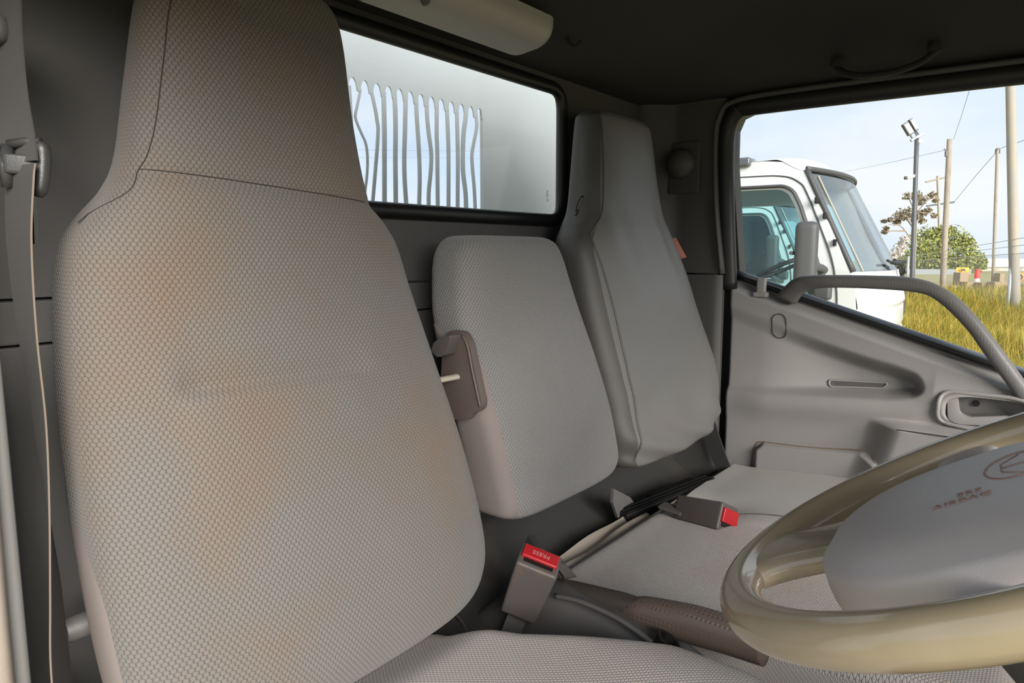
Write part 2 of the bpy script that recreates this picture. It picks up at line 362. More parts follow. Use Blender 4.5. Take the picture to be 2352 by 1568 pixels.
# floor, raised rear deck, dash and screen header
fl = thing('floor', V(.9, .2, -.98), kind='structure', label='dark rubber covered cab floor and rear deck')
mk('floor_pan', *box(V(.12, -.75, -1.0), V(1.60, .84, -.95)), M['mat_floor'], fl)
v, f = gridmesh(lambda x, y: V(x, y, -.535 + .07 * sm(.66, .80, y) + .003 * math.sin(9 * x) - .09 * (1 - sm(.55, .62, y))), np.linspace(.66, 1.56, 60), np.linspace(.0, .786, 50))
n = len(v); v = np.vstack([v, v * [1, 1, 0] + [0, 0, -.95 + H]]); f = f + [tuple(i + n for i in q[::-1]) for q in f]
mk('engine_deck', v, f, M['mat_floor'], fl, smooth=True, normals=False)
mk('deck_seam', *tube(cat([V(.67, .60, -.548), V(.70, .64, -.533), V(.72, .72, -.518), V(.725, .78, -.476)], 14), .0022, n=6), M['dplastic'], fl)
tr = thing('trim_1', V(.9, -.5, -.95), kind='structure', label='dashboard and windscreen frame ahead of the wheel')
mk('dashboard', *bev(box(V(.14, -.75, -.95), V(1.60, -.38, -.24)), .05, 4), M['dash'], tr, smooth=True, angle=40)
mk('screen_header', *bev(box(V(.14, -.62, .25), V(1.60, -.46, .45)), .03, 3), M['trim'], tr)  # unseen; its drop is set to shade the upper seats
mk('added_door_header', *bev(box(V(.10, -.60, .275), V(.185, .80, .42)), .02, 3), M['trim'], tr)  # unseen rail, added to keep daylight off the upper cab
for x in (.14, 1.58):
    mk('windscreen_pillar', *tube([V(x, -.75, -.30), V(x, -.66, .05), V(x, -.55, .36)], .035, .035, 8), M['trim'], tr, smooth=True)

# ---------------------------------------------------------------- passenger door
dr = thing('door_1', V(1.6, .1, -.95), kind='structure', label='grey passenger door panel with scooped armrest and grab rail')
def ell(y, z, y0, z0, ry, rz, p=2.0): return (np.abs((y - y0) / ry) ** p + np.abs((z - z0) / rz) ** p) ** (1 / p)
_tp = cat(list(zip([.18, .20, .22, .26, .30, .36, .44, .52, .62], [-.275, -.252, -.238, -.226, -.217, -.201, -.176, -.148, -.115])), 90)
_bt = cat(list(zip([.18, .20, .22, .26, .30, .43, .575, .62], [-.272, -.284, -.293, -.301, -.304, -.313, -.325, -.329])), 90)
def door_x(y, z):
    x = 1.612
    bz = belt(y)
    x -= .036 * sm(.005, .030, bz - z) * 1.0                                     # ledge under the glass
    # scoop under the ledge: deep at its lower front, fading to the rear
    top = np.interp(y, _tp[:, 0], _tp[:, 1])
    bot = np.interp(y, _bt[:, 0], _bt[:, 1])
    fade = sm(.192, .222, y) * (1 - .80 * sm(.32, .53, y))
    s = sm(0, .042, top + .004 - z) * sm(0, .018, z - bot)
    x += .043 * s * fade
    # armrest shelf swelling out below the scoop
    sh = np.exp(-((z - (bot - .018)) / .035) ** 2) * .016
    x -= sh * (1 - .6 * sm(.50, .60, y))
    # forward armrest console with the switch
    c = 1 - sm(.225, .300, y + .25 * (z + .36))
    x -= .045 * c * (1 - sm(-.352, -.335, z)) * sm(-.56, -.42, z) + 0
    # lower map pocket lip
    k_ = (1 - sm(.515, .530, y)) * sm(.18, .27, y)
    pt = np.interp(y, [.25, .27, .30, .505, .525], [-.450, -.428, -.414, -.432, -.45])
    x -= .020 * k_ * (1 - sm(pt - .006, pt + .002, z))
    # rear edge rolls away to the pillar
    x += .045 * sm(.592, .614, y) ** 1.8
    # recess for the lever
    e = ell(y, z, .085, -.302, .072, .027, 3.2); x += .042 * (1 - sm(.93, 1.03, e))
    x -= .006 * (1 - sm(1.20, 1.30, ell(y, z, .078, -.302, .075, .029, 3.2))) * sm(1.0, 1.08, e)
    return x
ys = np.unique(np.concatenate([np.linspace(-.36, -.02, 20), np.linspace(-.02, .26, 130), np.linspace(.26, .613, 130)]))
ts = np.linspace(0, 1, 190)
vv = []; ZB = -.66
for y in ys:
    z1 = belt(y) - .004
    zz = z1 + (ZB - z1) * ts
    vv.append([V(door_x(y, z), y, z) for z in zz])
vv = np.array(vv); a_, b_ = vv.shape[:2]; vv = vv.reshape(-1, 3)
ff = [(i * b_ + j, (i + 1) * b_ + j, (i + 1) * b_ + j + 1, i * b_ + j + 1) for i in range(a_ - 1) for j in range(b_ - 1)]
e0 = [i * b_ for i in range(a_)]; nv = len(vv); vv = np.vstack([vv, vv[e0] + np.array([.035, 0, .004])])
ff += [(e0[i], e0[i + 1], nv + i + 1, nv + i) for i in range(a_ - 1)]
mk('door_panel', vv, ff, M['door'], dr, smooth=True)
mk('glass', *slab([(a, b) for a, b in [(.605, belt(.605) - .02), (.606, .20), (.602, .27), (.590, .298), (.565, .307), (.30, .305), (0, .302), (-.36, .292), (-.36, belt(-.36) - .02)]], [], lambda a, b, t: V(1.655 + t - .070 * sm(-.05, .30, b), a, b), 0, .004), GL_DOOR, dr)
wipe = [V(1.606, y, belt(y) + .004) for y in np.linspace(.604, -.36, 30)]
mk('glass_wiper', *tube(wipe, .010, .007, 8, up=(0, 0, 1)), M['rubber'], dr, smooth=True)
wipe2 = [V(1.618, y, belt(y) + .011) for y in np.linspace(.604, -.36, 30)]
mk('outer_wiper', *tube(wipe2, .006, .005, 8, up=(0, 0, 1)), plain('blue_grey_seal', (96, 104, 116), .35, .05), dr, smooth=True)
# lock knob stub at the rear of the ledge
mk('lock_tab', *bev(box(V(1.575, .520, -.095), V(1.588, .540, -.058)), .004, 3), M['door'], dr, smooth=True, angle=40)
mk('lock_tab_foot', *bev(box(V(1.572, .515, -.101), V(1.592, .546, -.090)), .003, 2), M['door'], dr)
# grab rail
outer = [(.497, -.097), (.457, -.058), (.413, -.049), (.304, -.047), (.227, -.050), (.175, -.068), (.130, -.107), (.085, -.165), (.040, -.230), (.0, -.29)]
inner = [(.455, -.114), (.429, -.085), (.386, -.075), (.300, -.074), (.218, -.079), (.180, -.097), (.134, -.144), (.104, -.187), (.060, -.250), (.02, -.31)]
po = cat([V(1.56, a, b) for a, b in outer], 60); pi_ = cat([V(1.56, a, b) for a, b in inner], 60)
cen = (po + pi_) / 2; half = np.linalg.norm(po - pi_, axis=1) / 2
xs_ = np.interp(np.linspace(0, 1, 60), [0, .10, .25, .8, .92, 1], [1.585, 1.568, 1.552, 1.552, 1.565, 1.585]); cen[:, 0] = xs_
A_ = (po - pi_); A_[:, 0] = 0; A_ /= np.linalg.norm(A_, axis=1)[:, None]; nth = 16; th = np.linspace(0, 2 * math.pi, nth, endpoint=False)
c_, s_ = np.cos(th), np.sin(th); c_ = np.sign(c_) * np.abs(c_) ** .8; s_ = np.sign(s_) * np.abs(s_) ** .8
gv = cen[:, None] + A_[:, None] * (half[:, None] * c_)[..., None] + np.array([1., 0, 0]) * (.015 * s_)[None, :, None]
gf = [(i * nth + j, i * nth + (j + 1) % nth, (i + 1) * nth + (j + 1) % nth, (i + 1) * nth + j) for i in range(59) for j in range(nth)] + [tuple(range(nth)), tuple(range(59 * nth, 60 * nth))]
q = NT('dimpled_grip'); q.b.inputs['Base Color'].default_value = srgb(100, 98, 96); q.b.inputs['Roughness'].default_value = .5
vo = q.n('TexVoronoi'); vo.inputs['Scale'].default_value = 190; vo.inputs['Randomness'].default_value = .15; q.l(q.n('TexCoord').outputs['Object'], vo.inputs['Vector']); q.bump(q.ramp(vo.outputs['Distance'], .0, .3), .6, .0008); M['grip'] = q.m
mk('grab_rail', gv.reshape(-1, 3), gf, M['grip'], dr, smooth=True, label='dimpled grey grab rail')
# oval screw cover, pull slot, lever, switch plate
ov = [(.486 + .0155 * math.cos(t) * 1, -.164 + (.012 if math.sin(t) > 0 else -.012) + .0155 * math.sin(t)) for t in np.linspace(0, 2 * math.pi, 40, endpoint=False)]
ovp = np.array([V(door_x(a, b) - .0006, a, b) for a, b in ov]); ovp[:, 0] -= .0012; mk('screw_cover_groove', *tube(ovp, .0009, n=6, close=True), M['seam'], dr)
sl = rpoly([(.384, -.278), (.380, -.292), (.276, -.284), (.268, -.272)], .007, 5)
slp = np.array([V(door_x(a, b) - .002, a, b) for a, b in sl]); mk('pull_cup_rim', *tube(slp, .0022, n=8, close=True), M['door'], dr, smooth=True)
mk('pull_cup', *slab([(a * .97 + .0097, b * .97 - .0085) for a, b in sl], [], lambda a, b, t: V(door_x(a, b) - .0012 + t, a, b), 0, .003), M['dplastic'], dr)
bz = rpoly([(.168, -.268), (.172, -.330), (.060, -.342), (.0, -.34), (-.02, -.30), (.035, -.266)], [.022, .022, .03, .03, .03, .05], 7)
mk('lever_bezel', *tube(np.array([V(door_x(a, b) - .003, a, b) for a, b in bz]), .0042, n=10, close=True), M['door'], dr, smooth=True)
lv = rpoly([(.157, -.277), (.140, -.275), (.135, -.309), (.120, -.314), (.062, -.303), (.050, -.308), (.052, -.322), (.138, -.330), (.153, -.322)], [.008, .005, .008, .006, .006, .004, .006, .009, .010], 5)
v, f = slab(lv, [], lambda a, b, t: V(1.563 + t, a, b), 0, .016); mk('inner_lever', *bev((v, f), .0025, 2), M['door'], dr, smooth=True, angle=50)
mk('lever_screw', *lathe(V(door_x(.112, -.292) - .001, .112, -.292), (-1, 0, 0), [(0, .006), (.004, .006), (.005, .004)], 14), M['seam'], dr)
spl = rpoly([(.236, -.349), (.238, -.366), (.02, -.372), (.02, -.349)], [.010, .010, .005, .005], 5)
mk('switch_plate', *slab(spl, [], lambda a, b, t: V(door_x(.15, -.37) - .002 + (b + .349) * -.9 + t, a, b), -.001, .004), M['door'], dr)
mk('switch_plate_groove', *tube(np.array([V(door_x(.15, -.37) - .003 + (b + .349) * -.9, a, b) for a, b in spl]), .0010, n=6, close=True), M['seam'], dr)
mk('window_switch', *bev(box(V(1.553, .122, -.366), V(1.572, .162, -.352)), .002, 2), M['rubber'], dr)
mk('pocket_edge_groove', *tube(cat([V(door_x(a, b) - .001, a, b) for a, b in [(.533, -.50), (.530, -.46), (.522, -.438), (.505, -.431), (.40, -.424), (.30, -.4135), (.275, -.424), (.262, -.445)]], 40), .0013, n=6), plain('dusty_groove', (116, 96, 80), .9, .1), dr)
mk('glass_mark', *join(text_mesh('DKW IF', .0085, P(1770, 628, 'x', 1.631), (0, -1, 0), (0, 0, 1), .0001), tube([P(1778, 650, 'x', 1.631) + np.array([0, .0045 * math.cos(t), .0045 * math.sin(t)]) for t in np.linspace(0, 2 * math.pi, 20, endpoint=False)], .0004, n=5, close=True), text_mesh('2', .006, P(1778, 650, 'x', 1.631), (0, -1, 0), (0, 0, 1), .0001)), M['seam'], dr)

# ================================================================ SEATS
def make_loft(rows, e, N=96, R=150, disp=None):
    """rows: (z, xl, xr, yf, yb) top to bottom; returns rings, ring uv, front(x, z)"""
    q = cat(rows, R); th = np.linspace(math.pi / 2, 2.5 * math.pi, N + 1)           # starts and ends at the back
    c, s = np.cos(th), np.sin(th); cx = np.sign(c) * np.abs(c) ** (2 / e); sy = np.sign(s) * np.abs(s) ** (2 / e)
    V_ = []; UV = []; vd = 0
    for i, (z, xl, xr, yf, yb) in enumerate(q):
        x = (xl + xr) / 2 + (xr - xl) / 2 * cx; y = (yf + yb) / 2 + (yb - yf) / 2 * sy
        if disp is not None: y = y + disp(x, np.full_like(x, z)) * (sy < -.2)
        ring = np.stack([x, y, np.full_like(x, z + H)], 1)
        d = np.concatenate([[0], np.cumsum(np.linalg.norm(np.diff(ring, axis=0), axis=1))]); d -= d[N // 2]
        if i: vd += math.hypot(q[i][0] - q[i - 1][0], q[i][3] - q[i - 1][3])
        V_.append(ring); UV.append(np.stack([d + (xl + xr) / 2, np.full_like(d, -vd)], 1))
    return np.array(V_), np.array(UV), q
def loft_mesh(rings, uv, i0=0, i1=None, j0=0, j1=None, cap=True):
    r_ = rings[i0:i1, j0:j1]; u_ = uv[i0:i1, j0:j1]; a, b = r_.shape[:2]
    f = [(i * b + j, i * b + j + 1, (i + 1) * b + j + 1, (i + 1) * b + j) for i in range(a - 1) for j in range(b - 1)]
    v = r_.reshape(-1, 3); w = u_.reshape(-1, 2)
    if cap:
        for k_ in (0, a - 1):
            c = r_[k_].mean(0); v = np.vstack([v, c]); w = np.vstack([w, u_[k_].mean(0)])
            f += [(len(v) - 1, k_ * b + j, k_ * b + j + 1) for j in range(b - 1)]
    return v, f, w
def front(q, e, x, z, disp=None):
    zz = q[::-1, 0]; g = [np.interp(z, zz, q[::-1, k_]) for k_ in range(1, 5)]
    xl, xr, yf, yb = g; c = abs((x - (xl + xr) / 2) / ((xr - xl) / 2)); c = min(c, .999)
    y = (yf + yb) / 2 - (yb - yf) / 2 * (1 - c ** e) ** (1 / e)
    return y + (float(disp(np.array([x]), np.array([z]))[0]) if disp is not None else 0)
def seam(name, q, e, pts, mat, parent, r_=.0011, n=30, off=-.0004, disp=None):
    pp = cat(pts, n); return mk(name, *tube([V(x, front(q, e, x, z, disp) + off, z) for x, z in pp], r_, n=6), mat, parent)

# ---- driver's seat
ds = thing('truck_chair', V(.44, .40, -.95), 'large grey dotted cloth driver seat nearest the camera', 'seat')
E1 = 3.0
def d_disp(x, z):
    # stitched tuck across the lower back
    t = (x - .30) / (.515 - .30); zl = -.128 - .004 * t; w = sm(-.02, .10, t) * (1 - sm(.90, 1.04, t)); d = z - zl
    a = np.where(d > 0, np.exp(-d / .030) * .011, .011 - sm(0, .008, -d) * .011 - .005 * sm(0, .010, -d) * np.exp(d / .05)) * w
    # seam below the head section
    zs = .075 - .018 * (x - .30) / .27; d2 = z - zs
    a = a + .0035 * np.exp(-(d2 / .008) ** 2) - .004 * sm(.0, .03, -d2) * np.exp(-np.maximum(-d2, 0) / .08)
    return a
rows = [(.298, .42, .50, .716, .732), (.296, .382, .528, .703, .742), (.288, .361, .549, .692, .748), (.270, .342, .560, .684, .752), (.235, .330, .566, .678, .755), (.16, .315, .570, .668, .758), (.09, .301, .577, .655, .762),
        (.058, .286, .586, .649, .765), (.030, .262, .608, .645, .768), (.005, .246, .622, .640, .764), (-.05, .234, .638, .632, .757), (-.14, .226, .662, .613, .744), (-.24, .224, .686, .590, .728),
        (-.33, .226, .700, .570, .712), (-.395, .231, .702, .556, .700), (-.432, .240, .690, .553, .692), (-.455, .262, .668, .560, .680), (-.466, .300, .630, .575, .665)]
rg, uv, dq = make_loft(rows, E1, R=300, disp=d_disp)
mk('backrest', *loft_mesh(rg, uv)[:2], M['fab'], ds, smooth=True, uv=loft_mesh(rg, uv)[2], label='dotted cloth backrest with built-in head section')
def patch(name, rg, uv, z0, z1, ang0, ang1, off, mat, parent):
    """smooth side cloth: part of the loft lifted off the surface; ang: column range, may vary with height"""
    zc = rg[:, 0, 2] - H; rows_ = [i for i in range(len(zc)) if z1 <= zc[i] <= z0]; N = rg.shape[1] - 1; out = []
    cen_ = rg.mean(1)
    for i in rows_:
        t = (z0 - zc[i]) / (z0 - z1); a = ang0(t); b = ang1(t); js = np.linspace(a, b, 22) * N; line = []
        for j in js:
            k_ = int(min(max(j, 0), N - 1e-6)); fr = min(j, N) - k_; p = rg[i, k_] * (1 - fr) + rg[i, min(k_ + 1, N)] * fr
            d = p - cen_[i]; d[2] = 0; line.append(p + d / (np.linalg.norm(d) + 1e-9) * (off * min(1, (b * N - j) / N / .03) - .0006))
        out.append(line)
    g_ = np.array(out); a, b = g_.shape[:2]
    f = [(i * b + j, i * b + j + 1, (i + 1) * b + j + 1, (i + 1) * b + j) for i in range(a - 1) for j in range(b - 1)]
    return mk(name, g_.reshape(-1, 3), f, mat, parent, smooth=True)
patch('side_panel', rg, uv, -.125, -.46, lambda t: .06, lambda t: -.0 + .205 + .085 * sm(0, .6, t), .0022, M['sidecloth'], ds)
# column index of a point of the loft: 0/1 back, .25 door side, .5 front, .75 inner side
seam('head_seam', dq, E1, [(.305, .076), (.40, .0695), (.50, .063), (.560, .059)], M['seam'], ds, r_=.00055, disp=d_disp)
seam('head_side_seam', dq, E1, [(.378, .288), (.350, .24), (.336, .18), (.322, .12), (.312, .09), (.305, .076), (.293, .056), (.272, .040), (.256, .026)], M['seam'], ds, r_=.00055, disp=d_disp)
# cushion
def cushion_mesh(xl, xr, y0, y1, zt, zb, top, nx=70, ny=70, ex=.05):
    """rounded cushion: top(x, y) height field with rolled edges, vertical sides"""
    us = np.linspace(0, 1, nx); ws = np.linspace(0, 1, ny); vv_ = []; uu = []
    for a in us:
        for b in ws:
            y = y0 + (y1 - y0) * b; x0, x1 = xl(y), xr(y); x = x0 + (x1 - x0) * a
            dx = min(a * (x1 - x0), (1 - a) * (x1 - x0)); dy = min(y - y0, y1 - y)
            rx = max(0, 1 - dx / ex); ry = max(0, 1 - dy / ex); r2 = min(1, math.hypot(rx, ry)); drop = ex * (1 - math.sqrt(1 - r2 ** 2))
            vv_.append(V(x, y, top(x, y) - drop)); uu.append((x, y))
    n_ = len(vv_); g_ = lambda i, j: i * ny + j
    f = [(g_(i, j), g_(i + 1, j), g_(i + 1, j + 1), g_(i, j + 1)) for i in range(nx - 1) for j in range(ny - 1)]
    ed = [g_(i, 0) for i in range(nx)] + [g_(nx - 1, j) for j in range(1, ny)] + [g_(i, ny - 1) for i in range(nx - 2, -1, -1)] + [g_(0, j) for j in range(ny - 2, 0, -1)]
    for i in ed: p = vv_[i].copy(); p[2] = zb + H; vv_.append(p); uu.append((uu[i][0], uu[i][1] + .1))
    m_ = len(ed); f += [(ed[i], ed[(i + 1) % m_], n_ + (i + 1) % m_, n_ + i) for i in range(m_)]; f.append(tuple(range(n_, n_ + m_))[::-1])
    return np.array(vv_), f, np.array(uu)
v, f, w = cushion_mesh(lambda y: .215, lambda y: float(np.interp(y, [.05, .237, .314, .378, .472, .56], [.700, .720, .720, .684, .634, .606])), .06, .615, 0, -.60,
    lambda x, y: -.448 + .010 * math.exp(-((x - .66) / .06) ** 2) + .012 * math.exp(-((x - .24) / .05) ** 2) + .012 * (.4 - y) - .03 * (1 - float(sm(.06, .24, y))) - .022 * float(sm(.50, .585, y)), ex=.04)
mk('cushion', v, f, M['fab3'], ds, smooth=True, uv=w, angle=60)
mk('seat_base', *bev(box(V(.24, .10, -.95), V(.66, .62, -.58)), .02, 2), M['dplastic'], ds)
mk('recliner_bolt', *lathe(P(175, 1440, 'x', .232), (1, 0, 0), [(-.010, .010), (-.006, .012), (.06, .012)], 16), M['dplastic'], ds, smooth=True, angle=40)
mk('recliner_bracket', *bev(box(V(.205, .64, -.60), V(.222, .70, -.40)), .004, 2), M['dplastic'], ds)

# ---- middle seat (fold-down backrest)
ms = thing('truck_chair', V(.88, .60, -.60), 'narrow grey dotted fold-down middle seatback with side hinge cover', 'seat')
E2 = 4.2
rows = [(.024, .78, .92, .672, .712), (.022, .752, .945, .660, .722), (.012, .735, .965, .650, .730), (-.01, .722, .978, .643, .733), (-.05, .714, .992, .636, .730), (-.10, .708, 1.008, .626, .722), (-.18, .714, 1.032, .607, .706), (-.26, .722, 1.046, .586, .690),
        (-.32, .728, 1.050, .573, .680), (-.352, .730, 1.046, .566, .672), (-.372, .734, 1.036, .570, .664), (-.382, .752, 1.02, .580, .655)]
rg2, uv2, mq = make_loft(rows, E2)
v, f, w = loft_mesh(rg2, uv2); mk('backrest', v, f, M['fab2'], ms, smooth=True, uv=w)
patch('side_panel', rg2, uv2, -.098, -.378, lambda t: .02, lambda t: .235 + .130 * sm(0, .25, t), .0022, M['sidecloth'], ms)
def XP(u, v_, x=.704): p = P(u, v_, 'x', x); return (p[1], p[2] - H)
hp = [XP(*t) for t in [(1022, 775), (1040, 757), (1068, 762), (1082, 785), (1096, 850), (1112, 925), (1108, 940), (1086, 950), (1080, 962), (1040, 962), (1015, 900)]]
v, f = slab(rpoly(hp, .006, 4), [], lambda a, b, t: V(.700 + t, a, b), 0, .012); mk('hinge_cover', *bev((v, f), .003, 2), M['hingeplastic'], ms, smooth=True, angle=50, label='brown-grey plastic hinge cover')
mk('hinge_cover_ridge', *tube(cat([V(.6985, *XP(*t)) for t in [(1069, 768), (1080, 795), (1091, 850), (1103, 905), (1109, 932)]], 20), .0016, n=8), M['hingeplastic'], ms, smooth=True)
kc = np.array(V(.688, *XP(1045, 785))); v, f = slab(rpoly([XP(*t) for t in [(1022, 800), (1028, 782), (1047, 768), (1066, 765), (1064, 780), (1056, 800), (1050, 812), (1036, 815)]], .004, 4), [], lambda a, b, t: V(.676 + t, a, b), 0, .026)
mk('fold_lever', *bev((v, f), .004, 3), M['buckle'], ms, smooth=True, angle=50, label='grey fold-down release lever')
pa, pb = V(.700, *XP(1053, 864)), V(.66, *XP(1012, 872, .68)); mk('latch_pin', *tube([pa + np.array([.012, 0, 0]), pa, pb], .0065, .0042, 12), M['cream'], ms, smooth=True, angle=50, label='cream latch pin')
mk('pivot_bar', *tube([V(.72, .70, -.40), V(1.04, .70, -.40)], .012, n=12), M['dplastic'], ms, smooth=True)
for x in (.78, 1.00): mk('support_bracket', *bev(box(V(x - .006, .70, -.38), V(x + .006, .784, -.30)), .003, 2), M['dplastic'], ms)

# ---- passenger seat with vinyl cover
ps = thing('truck_chair', V(1.28, .60, -.60), 'far passenger seatback in a smooth grey vinyl cover', 'seat')
E3 = 2.9
def p_disp(x, z):
    a = .004 * np.sin(38 * x + 9 * np.sin(16 * z)) * np.exp(-((z + .35) / .09) ** 2)
    a = a + .0025 * np.sin(70 * (x + .35 * z)) * np.exp(-((z - .02) / .07) ** 2)
    return a + .003 * np.sin(24 * z + 20 * x) * sm(1.36, 1.50, x) * (1 - sm(-.05, .1, z))
rows = [(.268, 1.20, 1.33, .716, .745), (.266, 1.165, 1.352, .702, .757), (.258, 1.148, 1.366, .692, .766), (.24, 1.140, 1.376, .686, .770), (.15, 1.126, 1.392, .676, .772), (.08, 1.108, 1.402, .664, .770), (.045, 1.080, 1.418, .654, .768), (.01, 1.054, 1.440, .645, .764),
        (-.06, 1.052, 1.482, .627, .756), (-.15, 1.055, 1.506, .602, .742), (-.24, 1.058, 1.520, .575, .726), (-.31, 1.058, 1.516, .555, .712), (-.355, 1.060, 1.495, .548, .702), (-.382, 1.07, 1.455, .556, .690), (-.392, 1.10, 1.40, .575, .670)]
rg3, uv3, pq = make_loft(rows, E3, disp=p_disp)
v, f, w = loft_mesh(rg3, uv3); mk('covered_backrest', v, f, M['vinyl'], ps, smooth=True, uv=w)
seam('cover_piping', pq, E3, [(1.158, .255), (1.150, .15), (1.132, .08), (1.098, .043), (1.082, .022), (1.090, -.03), (1.098, -.10), (1.100, -.18), (1.100, -.26), (1.096, -.32), (1.088, -.375)], M['vinyl_d'], ps, .0022, 60, -.0002, p_disp)
patch('side_gusset', rg3, uv3, .262, -.388, lambda t: .10, lambda t: .366, .0012, M['vinyl_d'], ps)
tg = np.array([P(1546, 547, 'y', .672), P(1571, 592, 'y', .655)]); mk('brand_tag', *ribbon(tg, (.5, -.6, .2), .012, .002), M['tag'], ps, label='small red fabric tag')
lp = cat([P(1322, 496, 'y', .72), P(1326, 468, 'y', .715), P(1338, 450, 'y', .71), P(1340, 466, 'y', .71), P(1322, 494, 'y', .715)], 24); mk('cover_tie_loop', *tube(lp, .0013, n=6), M['rubber'], ps)
# bench cushion under the middle and passenger places
v, f, w = cushion_mesh(lambda y: .812, lambda y: 1.572, .0, .585, 0, -.60,
    lambda x, y: -.492 + .085 * max(0, .53 - y) - .016 * math.exp(-((x - 1.255) / .05) ** 2 - ((y - .50) / .07) ** 2) - .006 * math.exp(-((x - 1.20) / .018) ** 2) * float(sm(.1, .4, y)), nx=90, ny=60, ex=.022)
mk('bench_cushion', v, f, M['fab4'], ps, smooth=True, uv=w, angle=60, label='dotted cloth bench cushion')
vc = plain('smooth_bench_vinyl', (172, 169, 165), .5, .04, .2, 300); sv, sf = gridmesh(lambda x, y: V(x, y, -.4895 + .085 * max(0, .53 - y) - .016 * math.exp(-((x - 1.255) / .05) ** 2 - ((y - .50) / .07) ** 2)), np.linspace(1.26, 1.555, 40), np.linspace(.02, .566, 40))
mk('vinyl_panel', sv, sf, vc, ps, smooth=True, label='smooth grey vinyl seat panel')
mk('rear_piping', *tube([V(x, .584, -.506) for x in np.linspace(.86, 1.56, 20)], .004, n=8), M['flap'], ps, smooth=True)
for px_ in ((1635, 1113), (1652, 1106)): p = P(*px_, 'z', -.500); mk('hog_ring', *tube([p + np.array([-.004, -.010, .0]), p + np.array([0, 0, .005]), p + np.array([.004, .008, 0])], .0012, n=6), M['rubber'], ps)

# ================================================================ SMALL INTERIOR THINGS
# loose vinyl flap along the rear of the bench
fv, ff = gridmesh(lambda a, b: V(.86 + .335 * a + .02 * b, .588 + .040 * b + .010 * a, -.512 + .007 * math.sin(b * 7) * (1 - .4 * a) + .003 * math.sin(9 * a + 4 * b)), np.linspace(0, 1, 40), np.linspace(0, 1, 24))
n = len(fv); fv = np.vstack([fv, fv - [0, 0, .003]]); ff = ff + [tuple(i + n for i in q_[::-1]) for q_ in ff]
mk('vinyl_flap', fv, ff, M['flap'], smooth=True, normals=False, label='dusty beige vinyl flap behind the bench cushion', cat_='flap')
# black slide track under the passenger seatback
st = thing('seat_track', V(1.3, .62, -.57), 'black ribbed seat track behind the bench cushion', 'seat track')
a, b = P(1428, 1188, 'z', -.515), P(1632, 1106, 'z', -.50); d = b - a; L_ = np.linalg.norm(d); d /= L_; sd = np.cross(d, [0, 0, 1]); mid = (a + b) / 2
mk('rail', *obox(mid, d, sd, (0, 0, 1), L_, .030, .020, .003), M['rubber'], st, smooth=True, angle=40)
for o_ in (-.011, .0, .011): mk('rib', *obox(mid + sd * o_ + np.array([0, 0, .011]), d, sd, (0, 0, 1), L_ * .98, .004, .005, .001), M['rubber'], st)
mk('slide_block', *obox(mid + d * L_ * .12 - sd * .02 + np.array([0, 0, .004]), d, sd, (0, 0, 1), L_ * .5, .018, .018, .003), M['rubber'], st)
# upright grey flap at the track's inner end
pl = [P(*t, 'y', .645) for t in [(1410, 1122), (1448, 1142), (1462, 1162), (1440, 1185), (1420, 1190), (1408, 1155)]]
mk('belt_flap', *join((np.vstack([pl, [p + np.array([0, .006, 0]) for p in pl]]), [tuple(range(6)), tuple(range(6, 12))[::-1]] + [(i, (i + 1) % 6, (i + 1) % 6 + 6, i + 6) for i in range(6)])), M['vinyl'], label='grey pointed flap standing at the end of the black track', cat_='flap')
# lower belt strap beside the passenger seat
lb = thing('seat_belt', V(1.50, .63, -.58), 'grey lap belt strap hanging behind the passenger seat base', 'seat belt')
mk('webbing', *ribbon(cat([P(1622, 960, 'x', 1.528), P(1634, 1000, 'x', 1.528), P(1652, 1050, 'x', 1.53), P(1672, 1098, 'x', 1.53)], 16), (.15, 1, .1), .046, .002), M['webbing'], lb)
mk('bracket', *tube(cat([P(1577, 1030, 'y', .70), P(1580, 1075, 'y', .69), P(1596, 1102, 'y', .67)], 12), .008, n=8), M['trim'], lb, smooth=True)

def buckle(name, c, ax, ay, az, sx, sy, sz, label, flip=False):
    """c: centre; ax long axis towards the button end, ay width, az thickness"""
    ax = np.asarray(ax, float) / np.linalg.norm(ax); ay = np.asarray(ay, float); ay = ay - ax * (ay @ ax); ay /= np.linalg.norm(ay); az = np.cross(ax, ay) * (1 if np.cross(ax, ay) @ np.asarray(az, float) > 0 else -1); t = thing(name, c - ax * sx / 2 - np.array([0, 0, .02]), label, 'seat belt buckle', 'seat belt buckles')
    v_, f_ = box((-sx / 2, -sy / 2, -sz / 2), (sx / 2, sy / 2, sz / 2)); k_ = 1 - .12 * (v_[:, 0] < 0); v_[:, 1] *= k_; v_[:, 2] *= k_
    v_, f_ = bev((v_, f_), .005, 4); R_ = np.array([ax, ay, az])
    body = mk('housing', v_ @ R_ + c, f_, M['buckle'], t, smooth=True, angle=45)
    bt = c + ax * (sx / 2) + az * sz * .08
    v_, f_ = obox(bt, ax, ay, az, .010, sy * .86, sz * .52, .002); v_ = v_ + np.outer(-((v_ - bt) @ ay / (sy * .4)) ** 2 * -.0, az)
    bo = mk('release_button', v_, f_, M['red'], t, smooth=True, angle=45, label='red release button')
    mk('tongue_slot', *obox(c + ax * (sx / 2 + .0004) - az * sz * .25, ax, ay, az, .002, sy * .7, sz * .16), M['rubber'], t)
    return t, bt, ax, ay, az
